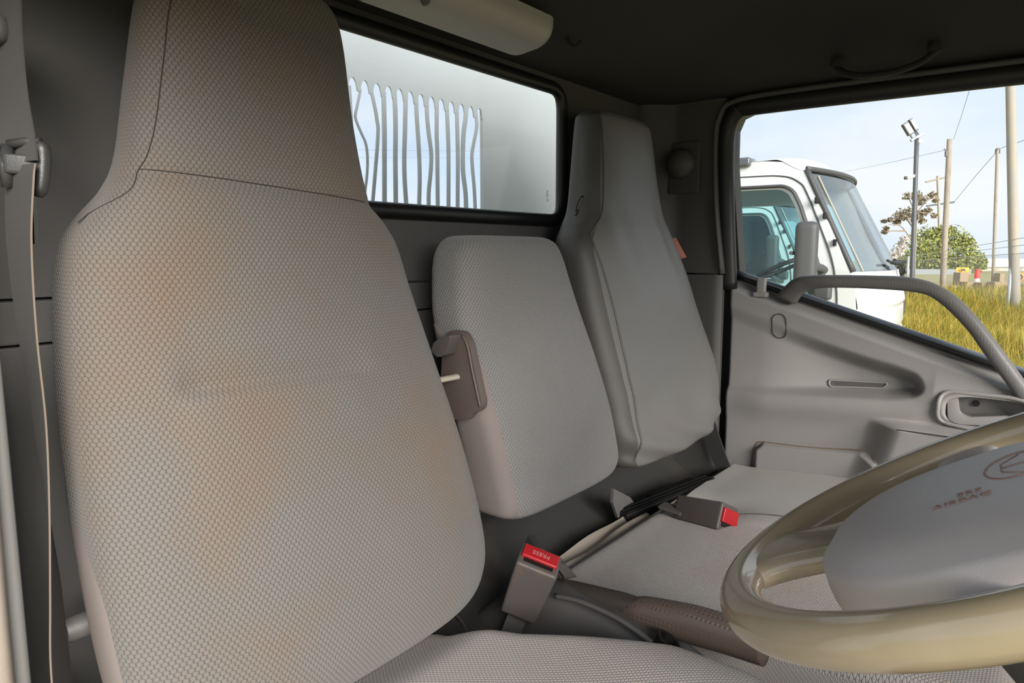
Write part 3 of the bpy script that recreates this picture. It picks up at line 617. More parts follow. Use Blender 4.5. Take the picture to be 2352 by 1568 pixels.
# driver's buckle on its stalk beside the handbrake
bc = P(1217, 1342, 'x', .70)
t1, bt, bax, bay, baz = buckle('seat_belt_buckle', bc, (-.09, -.45, 1.0), (.40, -.90, 0), (.9, .4, 0), .092, .056, .042, 'upright grey buckle with red button beside the driver seat')
mk('button_lettering', *text_mesh('PRESS', .0095, bt + bax * .0052, -bay, np.cross(bax, -bay), .0002), M['white_ink'], t1)
mk('stalk', *ribbon([bc - bax * .043, bc - bax * .07 - baz * .004, bc - bax * .12 - baz * .012], bay, .026, .003), M['dplastic'], t1)
mk('mould_marks', *text_mesh('- 101 -', .0055, bc - bax * .030 - baz * .0168 , bay, bax, .0002), M['dplastic'], t1)
# middle buckle lying in the cushion
b2 = P(1618, 1180, 'z', -.478)
t2, bt2, *_ = buckle('seat_belt_buckle', b2, (-.20, -1, .10), (.85, -.22, -.45), (.45, -.02, .90), .100, .056, .050, 'grey buckle with red button lying in the bench cushion')
mk('anchor_tab', *obox(b2 + np.array([-.012, .058, .000]), (0, 1, .1), (1, 0, 0), (0, 0, 1), .045, .030, .006, .002), M['buckle'], t2)
# folded belt end and tongue behind the driver's buckle
fb = thing('folded_belt_end', V(.80, .56, -.56), 'grey folded belt loop behind the upright buckle', 'seat belt')
fp = cat([P(1225, 1320, 'y', .560), P(1216, 1275, 'y', .568), P(1222, 1253, 'y', .57), P(1240, 1262, 'y', .565), P(1262, 1298, 'y', .555), P(1285, 1330, 'y', .54)], 26)
mk('webbing', *ribbon(fp, (.55, .8, .1), .040, .0028), M['webbing'], fb)
mk('webbing', *ribbon(fp + np.array([.004, .0, .004]), (.55, .8, .1), .040, .0028), M['webbing'], fb)
tp = [P(*q_, 'y', .52) for q_ in [(1278, 1300), (1300, 1296), (1328, 1326), (1300, 1332)]]
mk('belt_tongue', *bev(join((np.vstack([tp, [p + np.array([.006, .012, .002]) for p in tp]]), [(0, 1, 2, 3), (7, 6, 5, 4)] + [(i, (i + 1) % 4, (i + 1) % 4 + 4, i + 4) for i in range(4)])), .003, 2), M['buckle'], fb, smooth=True, angle=45)
mk('tongue_plate', *obox(P(1275, 1305, 'y', .53), (1, -.3, 0), (0, 1, 0), (0, 0, 1), .02, .012, .003), M['steel'], fb)

# handbrake and its console
hb = thing('handbrake', V(.74, .35, -.62), 'brown-grey handbrake lever with a dimpled grip beside the bench', 'handbrake')
hx = .772
hpts = cat([P(1240, 1352, 'x', hx), P(1300, 1362, 'x', hx), P(1420, 1392, 'x', hx), P(1520, 1415, 'x', hx), P(1650, 1450, 'x', hx), P(1760, 1486, 'x', hx)], 50)
tt = np.linspace(0, 1, 50)
mk('lever_shaft', *tube(hpts[:27], np.interp(tt[:27], [0, .3, .6, 1], [.018, .0185, .014, .012]), np.interp(tt[:27], [0, .25, .42, .55], [.016, .018, .019, .014]), 20, up=(0, 0, 1), e=2.4), M['lever'], hb, smooth=True)
q = NT('dimpled_lever_grip'); q.b.inputs['Base Color'].default_value = srgb(98, 84, 76); q.b.inputs['Roughness'].default_value = .42
vo = q.n('TexVoronoi'); vo.inputs['Scale'].default_value = 170; vo.inputs['Randomness'].default_value = .05; q.l(q.n('TexCoord').outputs['Object'], vo.inputs['Vector']); q.bump(q.ramp(vo.outputs['Distance'], .1, .35), .8, .0009)
g2 = hpts[21:]; mk('grip', *tube(g2, np.interp(np.linspace(0, 1, len(g2)), [0, .12, 1], [.015, .0195, .018]), np.interp(np.linspace(0, 1, len(g2)), [0, .15, .5, 1], [.012, .0195, .024, .022]), 22, up=(0, 0, 1), e=2.3), q.m, hb, smooth=True)
hc = thing('handbrake_console', V(.72, .4, -.66), 'dark grey plastic handbrake console between driver seat and bench', 'console')
def con(a, b):
    y = .66 - .52 * a; top = np.interp(y, [.14, .24, .30, .36, .42, .50, .56, .60, .66], [-.56, -.535, -.500, -.474, -.462, -.456, -.462, -.49, -.545])
    ang = math.pi * b; w_ = .042
    cs = math.cos(ang); sn = math.sin(ang) ; return V(.760 - w_ * np.sign(cs) * abs(cs) ** .5, y, -.66 + (top + .66) * abs(sn) ** .45)
cv, cf = gridmesh(con, np.linspace(0, 1, 50), np.linspace(0, 1, 30)); mk('shroud', cv, cf, M['dplastic'], hc, smooth=True)
mk('shroud_ridge', *tube(cat([P(*q_, 'x', .722) for q_ in [(1275, 1368), (1330, 1380), (1400, 1410), (1450, 1440), (1498, 1476)]], 26), .0035, n=8), M['dplastic'], hc, smooth=True)
mk('cup_socket', *lathe(P(1535, 1472, 'x', .735), (.25, -.5, .85), [(-.01, .013), (.0, .016), (.002, .016), (.002, .012), (-.008, .011)], 20), M['rubber'], hc, smooth=True, angle=40)
mk('base_strip', *ribbon(cat([P(*q_, 'z', -.545) for q_ in [(1075, 1395), (1110, 1410), (1150, 1428), (1190, 1450)]], 12), (.6, .5, 0), .030, .006), plain('dusty_seat_rail', (120, 96, 76), .7, .12, dirt=(70, 66, 62), dscale=16), hc)

# steering wheel
sw = thing('steering_wheel', V(.593, -.10, -.45), 'glossy beige steering wheel with a grey airbag pad', 'steering wheel')
WC = V(.593, .025, -.18); az_, tl = .10, .516
e1 = np.array([math.cos(az_), math.sin(az_), 0]); n0 = np.array([-math.sin(az_), math.cos(az_), 0]); e2 = n0 * math.cos(tl) - _k * math.sin(tl); en = np.cross(e1, e2)
def W(a, b, c): return WC + e1 * a + e2 * b + en * c
RR = .193
ring = [W(RR * math.cos(t), RR * math.sin(t), 0) for t in np.linspace(0, 2 * math.pi, 128, endpoint=False)]
mk('rim', *tube(ring, .0165, .0165, 24, up=en, close=True), M['gold'], sw, smooth=True)
def pad(a, b):
    # polar grid over a rounded shield outline
    th = 2 * math.pi * a; c, s = math.cos(th), math.sin(th)
    w_ = .118; l_ = .122 if s > 0 else .095
    k_ = 1 / ((abs(c) / w_) ** 2.6 + (abs(s) / l_) ** 2.6) ** (1 / 2.6)
    r_ = k_ * min(b / .8, 1); h_ = .016 * (1 - (min(b / .8, 1)) ** 5) + .004
    if b > .8: t = (b - .8) / .2; r_ = k_ * (1 + .02 * math.sin(t * 3.14)); h_ = .004 - .040 * t
    return W(r_ * c, r_ * s, h_)
pv, pf = gridmesh(pad, np.linspace(0, 1, 73), np.linspace(.001, 1, 36)); mk('airbag_pad', pv, pf, M['pad'], sw, smooth=True)
def spoke(p0, p1, w0, w1, h0, h1, mat, nm):
    n_ = 14; t = np.linspace(0, 1, n_); pts = [W(*(np.array(p0) * (1 - s) + np.array(p1) * s)) for s in t]
    fl_ = 1 + .55 * (2 * np.abs(t - .5)) ** 3
    return mk(nm, *tube(pts, np.interp(t, [0, 1], [w0, w1]) * fl_, np.interp(t, [0, 1], [h0, h1]), 18, up=en, e=3), mat, sw, smooth=True)
spoke((.022, .085, -.006), (.026, .190, -.001), .040, .040, .012, .013, M['gold'], 'spoke')
spoke((-.085, .01, -.030), (-.188, .02, -.006), .024, .022, .010, .012, M['pad'], 'spoke')
spoke((.085, .01, -.030), (.188, .02, -.006), .024, .022, .010, .012, M['pad'], 'spoke')
mk('pad_skirt', *tube([W(-.10, .02, -.034), W(-.085, .070, -.030), W(-.050, .100, -.028), (W(.0, .112, -.026)), W(.05, .10, -.028)], .018, .012, 12, up=en), M['pad'], sw, smooth=True)
em = [W(.030 * math.cos(t) + .010, .021 * math.sin(t) - .024, .0196) for t in np.linspace(0, 2 * math.pi, 40, endpoint=False)]
mk('emblem_ring', *tube(em, .0011, n=8, close=True), M['worn'], sw, smooth=True)
mk('emblem_bar', *join(tube([W(-.014, -.026, .0196), W(.0, -.014, .0198), W(.020, -.014, .0198), W(.034, -.026, .0196)], .0009, n=8), tube([W(.01, -.036, .0196), W(.01, -.014, .0198)], .0009, n=8)), M['worn'], sw, smooth=True)
mk('pad_lettering', *join(text_mesh('SRS', .011, W(-.026, .008, .0204), -e2, e1, .0002), text_mesh('AIRBAG', .011, W(-.039, .013, .0204), -e2, e1, .0002)), M['worn'], sw)
mk('steering_column', *tube([W(0, 0, -.02), W(0, 0, -.09), V(.60, -.22, -.46), V(.60, -.42, -.62)], [.045, .05, .055, .055], n=20), M['dash'], sw, smooth=True)

# driver's belt with its guide loop
db = thing('seat_belt', V(.20, .66, -.90), 'worn grey seat belt hanging beside the driver seat', 'seat belt')
def strap(pts, n_):
    """rows: (u, v, y, across) - across: share of the width facing the eye"""
    q_ = cat(pts, n_); P_ = []; Wd = []
    for u_, v_, y_, s_ in q_:
        p = P(u_, v_, 'y', y_); d_ = p - np.array([0, 0, H]); d_[2] = 0; d_ /= np.linalg.norm(d_); rt = np.array([d_[1], -d_[0], 0])
        P_.append(p); Wd.append(d_ * math.sqrt(1 - min(.98, abs(s_)) ** 2) + rt * s_)
    return np.array(P_), np.array(Wd)
p_, w_ = strap([(8, 0, .70, -0.50), (12, 100, .70, -0.50), (26, 220, .69, -0.46), (40, 320, .675, -0.50), (46, 372, .665, -0.50)], 24); v, f = ribbon(p_, w_, .046, .0016); mk('upper_webbing', v, f, M['webbing'], db)
p_, w_ = strap([(44, 380, .665, -0.45), (44, 420, .66, -0.40), (44, 560, .66, -0.34), (62, 760, .655, -0.26), (90, 960, .65, -0.18), (108, 1150, .645, -0.05), (126, 1350, .64, 0.16), (134, 1480, .64, 0.26), (146, 1600, .64, 0.30)], 60)
v, f = ribbon(p_, w_, .046, .0016); mk('lower_webbing', v, f, M['webbing'], db)
mk('frayed_edge', *tube(p_ - w_ * .0235, .0008, n=6), M['webedge'], db)
gd = thing('belt_guide', V(.22, .66, .0), 'dark plastic belt guide loop on the driver side pillar', 'belt guide')
mk('loop_bar', *tube(cat([P(94, 325, 'y', .652), P(99, 360, 'y', .652), P(95, 420, 'y', .652), P(88, 452, 'y', .654)], 16), np.interp(np.linspace(0, 1, 16), [0, .15, .85, 1], [.003, .0058, .0058, .003]), n=14), M['guide'], gd, smooth=True)
mk('cross_bar', *obox(P(52, 378, 'y', .662), P(92, 380, 'y', .655) - P(16, 374, 'y', .668), (0, 1, 0), (0, 0, 1), .029, .008, .016, .003), M['guide'], gd, smooth=True, angle=45)
mk('top_bar', *tube([P(20, 332, 'y', .675), P(60, 326, 'y', .665), P(92, 326, 'y', .655)], .004, n=10), M['guide'], gd, smooth=True)
mk('side_plate', *tube([P(18, 335, 'y', .675), P(14, 380, 'y', .67), P(20, 430, 'y', .672)], .0035, .005, 8), M['guide'], gd, smooth=True)
mk('clip', *ribbon([P(73, 458, 'y', .67), P(76, 500, 'y', .67), P(78, 560, 'y', .67)], (1, .3, 0), .003, .006), M['steel'], gd)
mk('wall_stay', *tube([P(60, 340, 'y', .668), P(20, 300, 'y', .75), V(.20, .80, .10)], .006, n=8), M['guide'], gd)
# upper anchor at the top left of the picture
mk('belt_anchor', *lathe(P(-4, 66, 'y', .70), (.5, -.8, 0), [(-.04, .012), (0, .012), (.006, .009), (.008, .003)], 20), M['trim'], smooth=True, label='grey belt anchor cap above the driver belt at the frame edge', cat_='anchor cap')
# passenger side anchor
an = thing('belt_anchor', P(1556, 372, 'x', 1.53), 'round dark belt anchor cap on the far pillar beside the passenger headrest', 'anchor cap')
mk('cap', *lathe(P(1562, 375, 'x', 1.52), (-1, -.15, 0), [(-.02, .034), (0, .033), (.014, .027), (.020, .012), (.021, .002)], 26), M['trim'], an, smooth=True)
mk('cover_plate', *obox(P(1572, 385, 'x', 1.537), (1, .1, .06), (0, 1, 0), (0, 0, 1), .006, .075, .115, .003), M['trim'], an)

# interior lamp along the top of the rear wall
la = thing('interior_lamp', P(1110, 40, 'y', .70), 'long grey interior lamp on the roof above the rear window', 'lamp')
def lam(a, b):
    x = .60 + .335 * a; endr = max(0, 1 - (1 - a) * .335 / .03); k_ = math.sqrt(max(0, 1 - endr ** 2)) if endr > 0 else 1
    ang = math.pi * b; cs = math.cos(ang); sn = math.sin(ang)
    yc = .682; zc = .345 ; hw = .042 * (.35 + .65 * k_)
    return V(x, yc - hw * np.sign(cs) * abs(cs) ** .6 * -1, zc + .010 * cs * -1 - .034 * abs(sn) ** .6 * (.3 + .7 * k_))
v, f = gridmesh(lam, np.concatenate([np.linspace(0, .9, 12), np.linspace(.91, 1, 12)]), np.linspace(0, 1, 26))
v = np.vstack([v, v[-26:].mean(0)]); f += [(len(v) - 1, len(v) - 27 + j, len(v) - 26 + j) for j in range(25)]
mk('housing', v, f, M['lamp'], la, smooth=True)
mk('screw', *lathe(P(978, 4, 'y', .655), (0, -.5, -.85), [(-.004, .006), (.001, .006), (.002, .003)], 14), M['dplastic'], la)
# roof grab handle above the passenger window
rh = thing('roof_handle', P(2035, 160, 'x', 1.46), 'dark curved roof grab handle above the passenger window', 'grab handle')
hp_ = cat([V(1.462, .372, .352), V(1.452, .352, .333), V(1.446, .318, .321), V(1.446, .268, .320), V(1.450, .228, .330), V(1.458, .200, .350)], 30)
mk('grip', *tube(hp_, .006, .011, 12, up=(1, 0, .3)), M['lining'], rh, smooth=True)
for y in (.364, .208): mk('mount', *lathe(V(1.452, y, .350), (-.5, 0, -.8), [(-.03, .011), (.004, .010), (.006, .006)], 14), M['lining'], rh, smooth=True)
# coat hook beside the lamp
ch = thing('coat_hook', P(1312, 100, 'y', .70), 'small dark coat hook on the roof right of the lamp', 'hook')
mk('base', *lathe(V(1.02, .69, .372), (0, -.3, -1), [(-.02, .012), (.006, .011), (.008, .008)], 16), M['lining'], ch, smooth=True)
mk('peg', *tube(cat([V(1.02, .69, .365), V(1.022, .68, .345), V(1.024, .668, .340), V(1.026, .66, .348)], 12), .004, n=8), M['lining'], ch, smooth=True)
# sun visor clip at the top right
mk('visor_clip', *tube(cat([V(1.35, .065, .43), V(1.352, .060, .395), V(1.354, .052, .375), V(1.356, .040, .372)], 12), .006, .004, 8), M['trim'], smooth=True, label='small visor clip hanging from the roof at the top right', cat_='clip')

# ================================================================ OUTSIDE
gr = NT('yard_ground'); nn_ = gr.noise(.6, 6); gr.l(gr.mix(nn_, srgb(150, 138, 96), srgb(176, 168, 122)), gr.b.inputs['Base Color']); gr.b.inputs['Roughness'].default_value = .95
mk('ground', *gridmesh(lambda x, y: np.array([x, y, .0]), np.linspace(-60, 160, 8), np.linspace(-110, 130, 8)), gr.m, kind='structure', label='dry yard ground around the trucks')

# ---- truck body headboard seen through the rear window
HY = 1.35
hd = thing('truck_headboard', np.array([1.0, HY, 0]), 'pale grey truck body headboard with a barred opening behind the rear window', 'headboard')
peaks = [(810, 177.5), (838, 184.6), (866, 191), (892.5, 198), (918, 204), (942.7, 210), (967, 216), (991.6, 222), (1014, 227.5), (1037, 233), (1060, 238), (1081.5, 243), (1101.5, 248)]
pk = np.array([P(u_, v_, 'y', HY) for u_, v_ in peaks]); xr_ = P(1109.5, 300, 'y', HY)[0]; zpk = pk[:, 2].mean()
dx_ = np.diff(pk[:, 0]).mean(); xs_all = np.concatenate([[pk[0, 0] - dx_ * k_ for k_ in range(7, 0, -1)], pk[:, 0]]); x_l = xs_all[0] - dx_ * .5
def hb_low(x):
    d_ = np.abs(xs_all - x).min(); hw = dx_ * .34
    return zpk - (dx_ * .75 if d_ >= hw else dx_ * .75 * (1 - math.sqrt(1 - (d_ / hw) ** 2)))
xx = np.linspace(x_l, xr_, 420); top_z = H + 1.05
v = np.array([[(x, HY, hb_low(x)), (x, HY, top_z), (x, HY + .004, top_z), (x, HY + .004, hb_low(x))] for x in xx]).reshape(-1, 3)
f = [(i * 4 + j, i * 4 + (j + 1) % 4, (i + 1) * 4 + (j + 1) % 4, (i + 1) * 4 + j) for i in range(len(xx) - 1) for j in range(4)] + [(0, 1, 2, 3), tuple(range(len(xx) * 4 - 4, len(xx) * 4))]
mk('scalloped_header', v, f, M['bodypanel'], hd)
mk('side_plate', *box((xr_, HY, .9), (2.6, HY + .012, top_z)), M['bodypanel'], hd)
mk('side_plate', *box((-1.0, HY, .9), (x_l, HY + .012, top_z)), M['bodypanel'], hd)
mk('lower_plate', *box((x_l, HY, .9), (xr_, HY + .012, H - .22)), M['bodypanel'], hd)
for x in (-.6, 2.3): mk('post', *box((x, HY, 0), (x + .1, HY + .1, .95)), M['bodypanel'], hd)
BARS = [([(827, 205), (827, 211), (820, 245), (816, 267), (821.6, 286), (831, 308), (840, 329), (844, 360), (843, 401), (838, 443), (834, 500)], 4.5), ([(852, 205), (862, 251), (866, 277), (868.4, 295), (866.7, 333), (862, 393), (856, 465), (853, 510)], 6.5),
    ([(881, 210), (882, 250), (883, 308), (883, 370), (883, 466), (883, 510)], 9), ([(906, 214), (908, 260), (908.5, 308), (908, 370), (909, 468), (909, 510)], 9), ([(932, 218), (931, 260), (930, 308), (928.6, 355), (929, 404), (933, 470), (936, 515)], 8.5),
    ([(956, 222), (957, 263), (961.7, 337), (964, 404), (962.6, 472), (961, 515)], 8), ([(980, 227), (981, 268), (984.5, 304), (990.5, 353), (989, 397), (985, 437), (984.5, 475), (985, 515)], 8), ([(1003.4, 233), (1003, 308), (1004.4, 348), (1005, 437), (1006, 515)], 8),
    ([(1026, 238), (1027, 260), (1030, 348), (1030, 478), (1030, 515)], 8), ([(1049, 243), (1050, 282), (1051.5, 370), (1051, 479), (1051, 515)], 8), ([(1071, 247), (1069, 275), (1065, 304), (1063, 348), (1063.5, 393), (1069.6, 448), (1071, 515)], 9.5), ([(1092, 250), (1094.4, 273), (1095, 293), (1089.5, 322), (1084, 353), (1085, 384), (1089.5, 437), (1093, 515)], 7)]
for pts, w_ in BARS:
    pp = cat([P(u_, v_, 'y', HY + .002) for u_, v_ in pts], 24); dep = (pp[0] - np.array([0, 0, H])) @ _f
    mk('bar', *ribbon(pp, (1, 0, 0), w_ / F * dep * 1.35, .0034), M['bodypanel'], hd)
for k_ in range(7):
    x = (xs_all[k_] + xs_all[k_ + 1]) / 2; mk('bar', *ribbon([(x, HY + .006, zpk - .02), (x + .01, HY + .006, H), (x, HY + .006, H - .23)], (1, 0, 0), .030, .010), M['bodypanel'], hd)

# ---- white truck parked alongside
def make_truck(label):
    X0, X1 = 4.9, 6.85
    yaw = lambda x, y: y + .085 * (x - X0)
    T = thing('parked_truck', np.array([5.9, 2.2, 0]), label, 'truck', 'parked white trucks')
    def S(x, y, z): return np.array([x, yaw(x, y), z + H])
    tum = lambda z: .07 * float(sm(-.1, .62, z))
    prof = [(3.0, -1.15), (3.0, .60), (2.2, .63), (1.70, .625), (1.53, .605), (1.44, .57), (1.405, .545), (1.33, .40), (1.20, .13), (1.075, -.13), (1.045, -.20), (1.02, -.45), (1.01, -.75), (1.03, -1.15)]
    hole = [(2.6, .43), (1.56, .425), (1.50, .39), (1.45, .30), (1.38, .12), (1.30, -.08), (1.275, -.20), (1.30, -.30), (2.6, -.34)]
    for side, xb in ((0, X0), (1, X1)):
        fn = (lambda a, b, t: S(X0 + tum(b) + t, a, b)) if side == 0 else (lambda a, b, t: S(X1 - tum(b) - t, a, b))
        mk('cab_side', *slab(prof, [rpoly(hole, .03, 3)], fn, 0, .03), M['paint'], T)
        mk('side_glass', *slab(rpoly(hole, .03, 3), [], fn, .010, .015), GL_CYAN, T)
        fr_ = [fn(a, b, -.004) for a, b in rpoly([(y + (.03 if y < 2 else 0) * -1, z + (.02 if z > 0 else -.02)) for y, z in hole], .05, 4)]
        mk('window_frame', *tube(fr_, .012, .030, 8, up=(1, 0, 0), close=True), M['pgrey'], T, smooth=True)
        dl = cat([fn(a, b, -.001) for a, b in [(2.75, .53), (1.85, .522), (1.56, .512), (1.44, .465), (1.38, .385), (1.27, .14), (1.20, -.03), (1.165, -.18), (1.145, -.40), (1.15, -1.1)]], 50)
        mk('door_gap', *tube(dl, .006, n=6), M['pgrey'], T)
    def roofp(a, b):
        x = X0 + .065 + (X1 - X0 - .13) * a; k_ = 1 - abs(2 * a - 1) ** 4; fy = 1.405 - .16 * (1 - (2 * a - 1) ** 2)
        y = fy + (3.0 - fy) * b; z = .545 + .085 * float(sm(0, .20, y - fy)) + .05 * k_ * float(sm(0, .25, y - fy)) - .005
        return S(x, y, z)
    mk('roof', *gridmesh(roofp, np.linspace(0, 1, 30), np.concatenate([np.linspace(0, .25, 16), np.linspace(.28, 1, 8)])), M['paint'], T, smooth=True)
    def scr(a, b):
        x = X0 + .065 * (1 - b) + (X1 - X0 - .13 * (1 - b)) * a; bow = (.16 + .02 * b) * (1 - (2 * a - 1) ** 2)
        return S(x, 1.405 - .335 * b - bow, .545 - .675 * b)
    mk('windscreen', *gridmesh(scr, np.linspace(0, 1, 26), np.linspace(0, 1, 14)), GL_SCREEN, T, smooth=True)
    mk('screen_top_frame', *tube([scr(a, .0) + np.array([0, -.012, .008]) for a in np.linspace(0, 1, 26)], .012, .016, 8), M['pgrey'], T, smooth=True)
    for a in (.0, 1.0): mk('screen_side_frame', *tube([scr(a, b) + np.array([.012 if a == 0 else -.012, -.008, 0]) for b in np.linspace(0, 1, 14)], .020, n=8), M['pgrey'], T, smooth=True)
    mk('screen_trim', *tube([scr(.07, b) + np.array([0, -.006, 0]) for b in np.linspace(.05, 1, 14)], .006, n=6), M['cream'], T)
    mk('screen_trim', *tube([scr(.93, b) + np.array([0, -.006, 0]) for b in np.linspace(.05, 1, 14)], .006, n=6), M['cream'], T)
    def frontp(a, b):
        x = X0 + (X1 - X0) * a; bow = (.18 + .03 * b) * (1 - abs(2 * a - 1) ** 2.6); z = -.13 - 1.0 * b
        step = .03 * float(sm(.235, .26, b)) - .02 * float(sm(.24, .275, b)) + .012 * math.exp(-((b - .42) / .02) ** 2)
        return S(x, 1.07 - bow - .05 * float(sm(0, .25, b)) + step, z)
    mk('front_panel', *gridmesh(frontp, np.linspace(0, 1, 36), np.linspace(0, 1, 60)), M['paint'], T, smooth=True)
    mk('rear_wall', *box(S(X0 + .05, 3.0, -1.15), S(X1 - .05, 3.0, .60) + np.array([0, .03, 0])), M['paint'], T)
    mk('floor_pan', *box(S(X0 + .05, 1.1, -1.15), S(X1 - .05, 3.0, -1.10)), M['pgrey'], T)
    mk('dashboard', *bev(box(S(X0 + .1, 1.02, -.55), S(X1 - .1, 1.35, -.22)), .04, 2), M['dash'], T)
    mk('headlining', *gridmesh(lambda a, b: roofp(.03 + .94 * a, .05 + .93 * b) - np.array([0, 0, .04]), np.linspace(0, 1, 8), np.linspace(0, 1, 6)), plain('pale_headlining', (176, 178, 174), .9), T)
    for x in (X0 + .25, X0 + 1.15):
        st_ = mk('cab_seat', *bev(box(S(x, 2.25, -.9), S(x + .5, 2.40, -.20)), .05, 3), M['pgrey'], T, smooth=True)
    sc_ = S(X0 + .48, 1.62, -.12); ax_ = np.array([0, .42, .9]); b1 = np.array([1., 0, 0]); b2_ = np.cross(ax_, b1)
    mk('cab_wheel', *tube([sc_ + .2 * (b1 * math.cos(t) + b2_ * math.sin(t)) for t in np.linspace(0, 2 * math.pi, 32, endpoint=False)], .016, n=8, close=True), M['rubber'], T, smooth=True)
    # mirror on its arms
    mc = S(4.45, 1.27, -.02)
    mr = mk('mirror_housing', *bev(tuple([obox(mc, (1, .25, 0), (-.25, 1, 0), (0, 0, 1), .20, .13, .40)[0] * 1, obox(mc, (1, .25, 0), (-.25, 1, 0), (0, 0, 1), .2, .13, .40)[1]]), .045, 4), M['pgrey'], T, smooth=True, label='grey mirror housing')
    mk('mirror_bolt', *lathe(P(1817, 581, 'x', 4.36), (-1, 0, 0), [(-.04, .012), (.004, .012)], 12), M['steel'], mr)
    st_ = P(1838, 590, 'x', 4.40)
    mk('mirror_clamp', *tube([st_ + np.array([0, 0, .035]), st_ - np.array([0, 0, .055])], .032, n=12), plain('blue_grey_clamp', (84, 94, 112), .5), mr, smooth=True)
    mk('mirror_pole', *tube([P(1838, 565, 'x', 4.40), P(1838, 645, 'x', 4.40), P(1848, 680, 'x', 4.5), P(1885, 698, 'x', 4.88)], .022, n=10), M['pgrey'], T, smooth=True)
    mk('mirror_arm', *tube(cat([P(1842, 615, 'x', 4.42), P(1862, 613, 'x', 4.55), P(1882, 614, 'x', 4.78), P(1893, 620, 'x', 4.9)], 12), .026, n=10), M['pgrey'], T, smooth=True)
    mk('arm_foot', *bev(box(P(1880, 634, 'x', 4.86), P(1900, 610, 'x', 4.93)), .01, 2), M['pgrey'], T)
    mk('vent_box', *bev(box(P(1866, 688, 'x', 4.84), P(1915, 655, 'x', 4.93)), .02, 3), M['pgrey'], T, smooth=True)
    # wipers
    for a, b in ((.50, .14), (.78, .10)):
        p0 = scr(a, 1.0) + np.array([0, -.04, -.03]); p1 = scr(a - b, .92) + np.array([0, -.03, 0]); w_ = mk('wiper', *tube([p0 + np.array([0, 0, -.10]), p0, (p0 + p1) / 2 + np.array([0, -.02, .03]), p1], .014, n=6), M['rubber'], T)
        mk('blade', *tube([p1 + np.array([-.16, 0, .015]), p1, p1 + np.array([.18, -.02, .0])], .010, n=6), M['rubber'], w_)
        mk('joint', *lathe(p0 + np.array([0, 0, .02]), (0, -1, .3), [(-.02, .03), (.02, .026)], 10), M['rubber'], w_)
    # corner clips beside the screen
    for q_ in ((1875, 460), (1894, 495), (1917, 557)): mk('screen_clip', *bev(tuple(box(P(*q_, 'x', 4.90) + np.array([-.012, -.010, -.022]), P(*q_, 'x', 4.90) + np.array([.03, .010, .022]))), .006, 2), M['rubber'], T)
    # marker lamp on the roof edge
    lmp = mk('marker_lamp', *bev(tuple(box(P(1672, 386, 'x', 4.93), P(1733, 363, 'x', 5.03) + np.array([.05, 0, 0]))), .02, 3), plain('smoky_lamp_lens', (78, 80, 84), .15, .1, coat=.5), T, smooth=True)
    for y in (1.55, 2.75):
        for x in (X0 + .16, X1 - .16):
            wv = mk('wheel', *lathe(np.array([x, yaw(x, y), .42]), (1, 0, 0), [(-.12, .20), (-.12, .38), (-.09, .42), (.09, .42), (.12, .38), (.12, .20)], 28), M['rubber'], T, smooth=True, angle=40)
            mk('hub', *lathe(np.array([x, yaw(x, y), .42]), (1, 0, 0), [(-.11, .19), (-.06, .10), (.06, .10), (.11, .19)], 20), M['steel'], wv, smooth=True, angle=40)
    mk('chassis', *box(S(X0 + .55, 1.2, -1.45), S(X1 - .55, 3.1, -1.15)), M['dplastic'], T)
    return T
def copy_tree(o, parent=None):
    c = o.copy(); COL.objects.link(c); c.parent = parent
    for ch_ in o.children: copy_tree(ch_, c)
    return c
TR = make_truck('white truck cab with a grey mirror parked outside the passenger window')
T2 = copy_tree(TR); T2.location = (TR.location[0] + 3.4, TR.location[1] + 1.3, 0); T2['label'] = 'second white truck cab seen through the windows of the nearer truck'

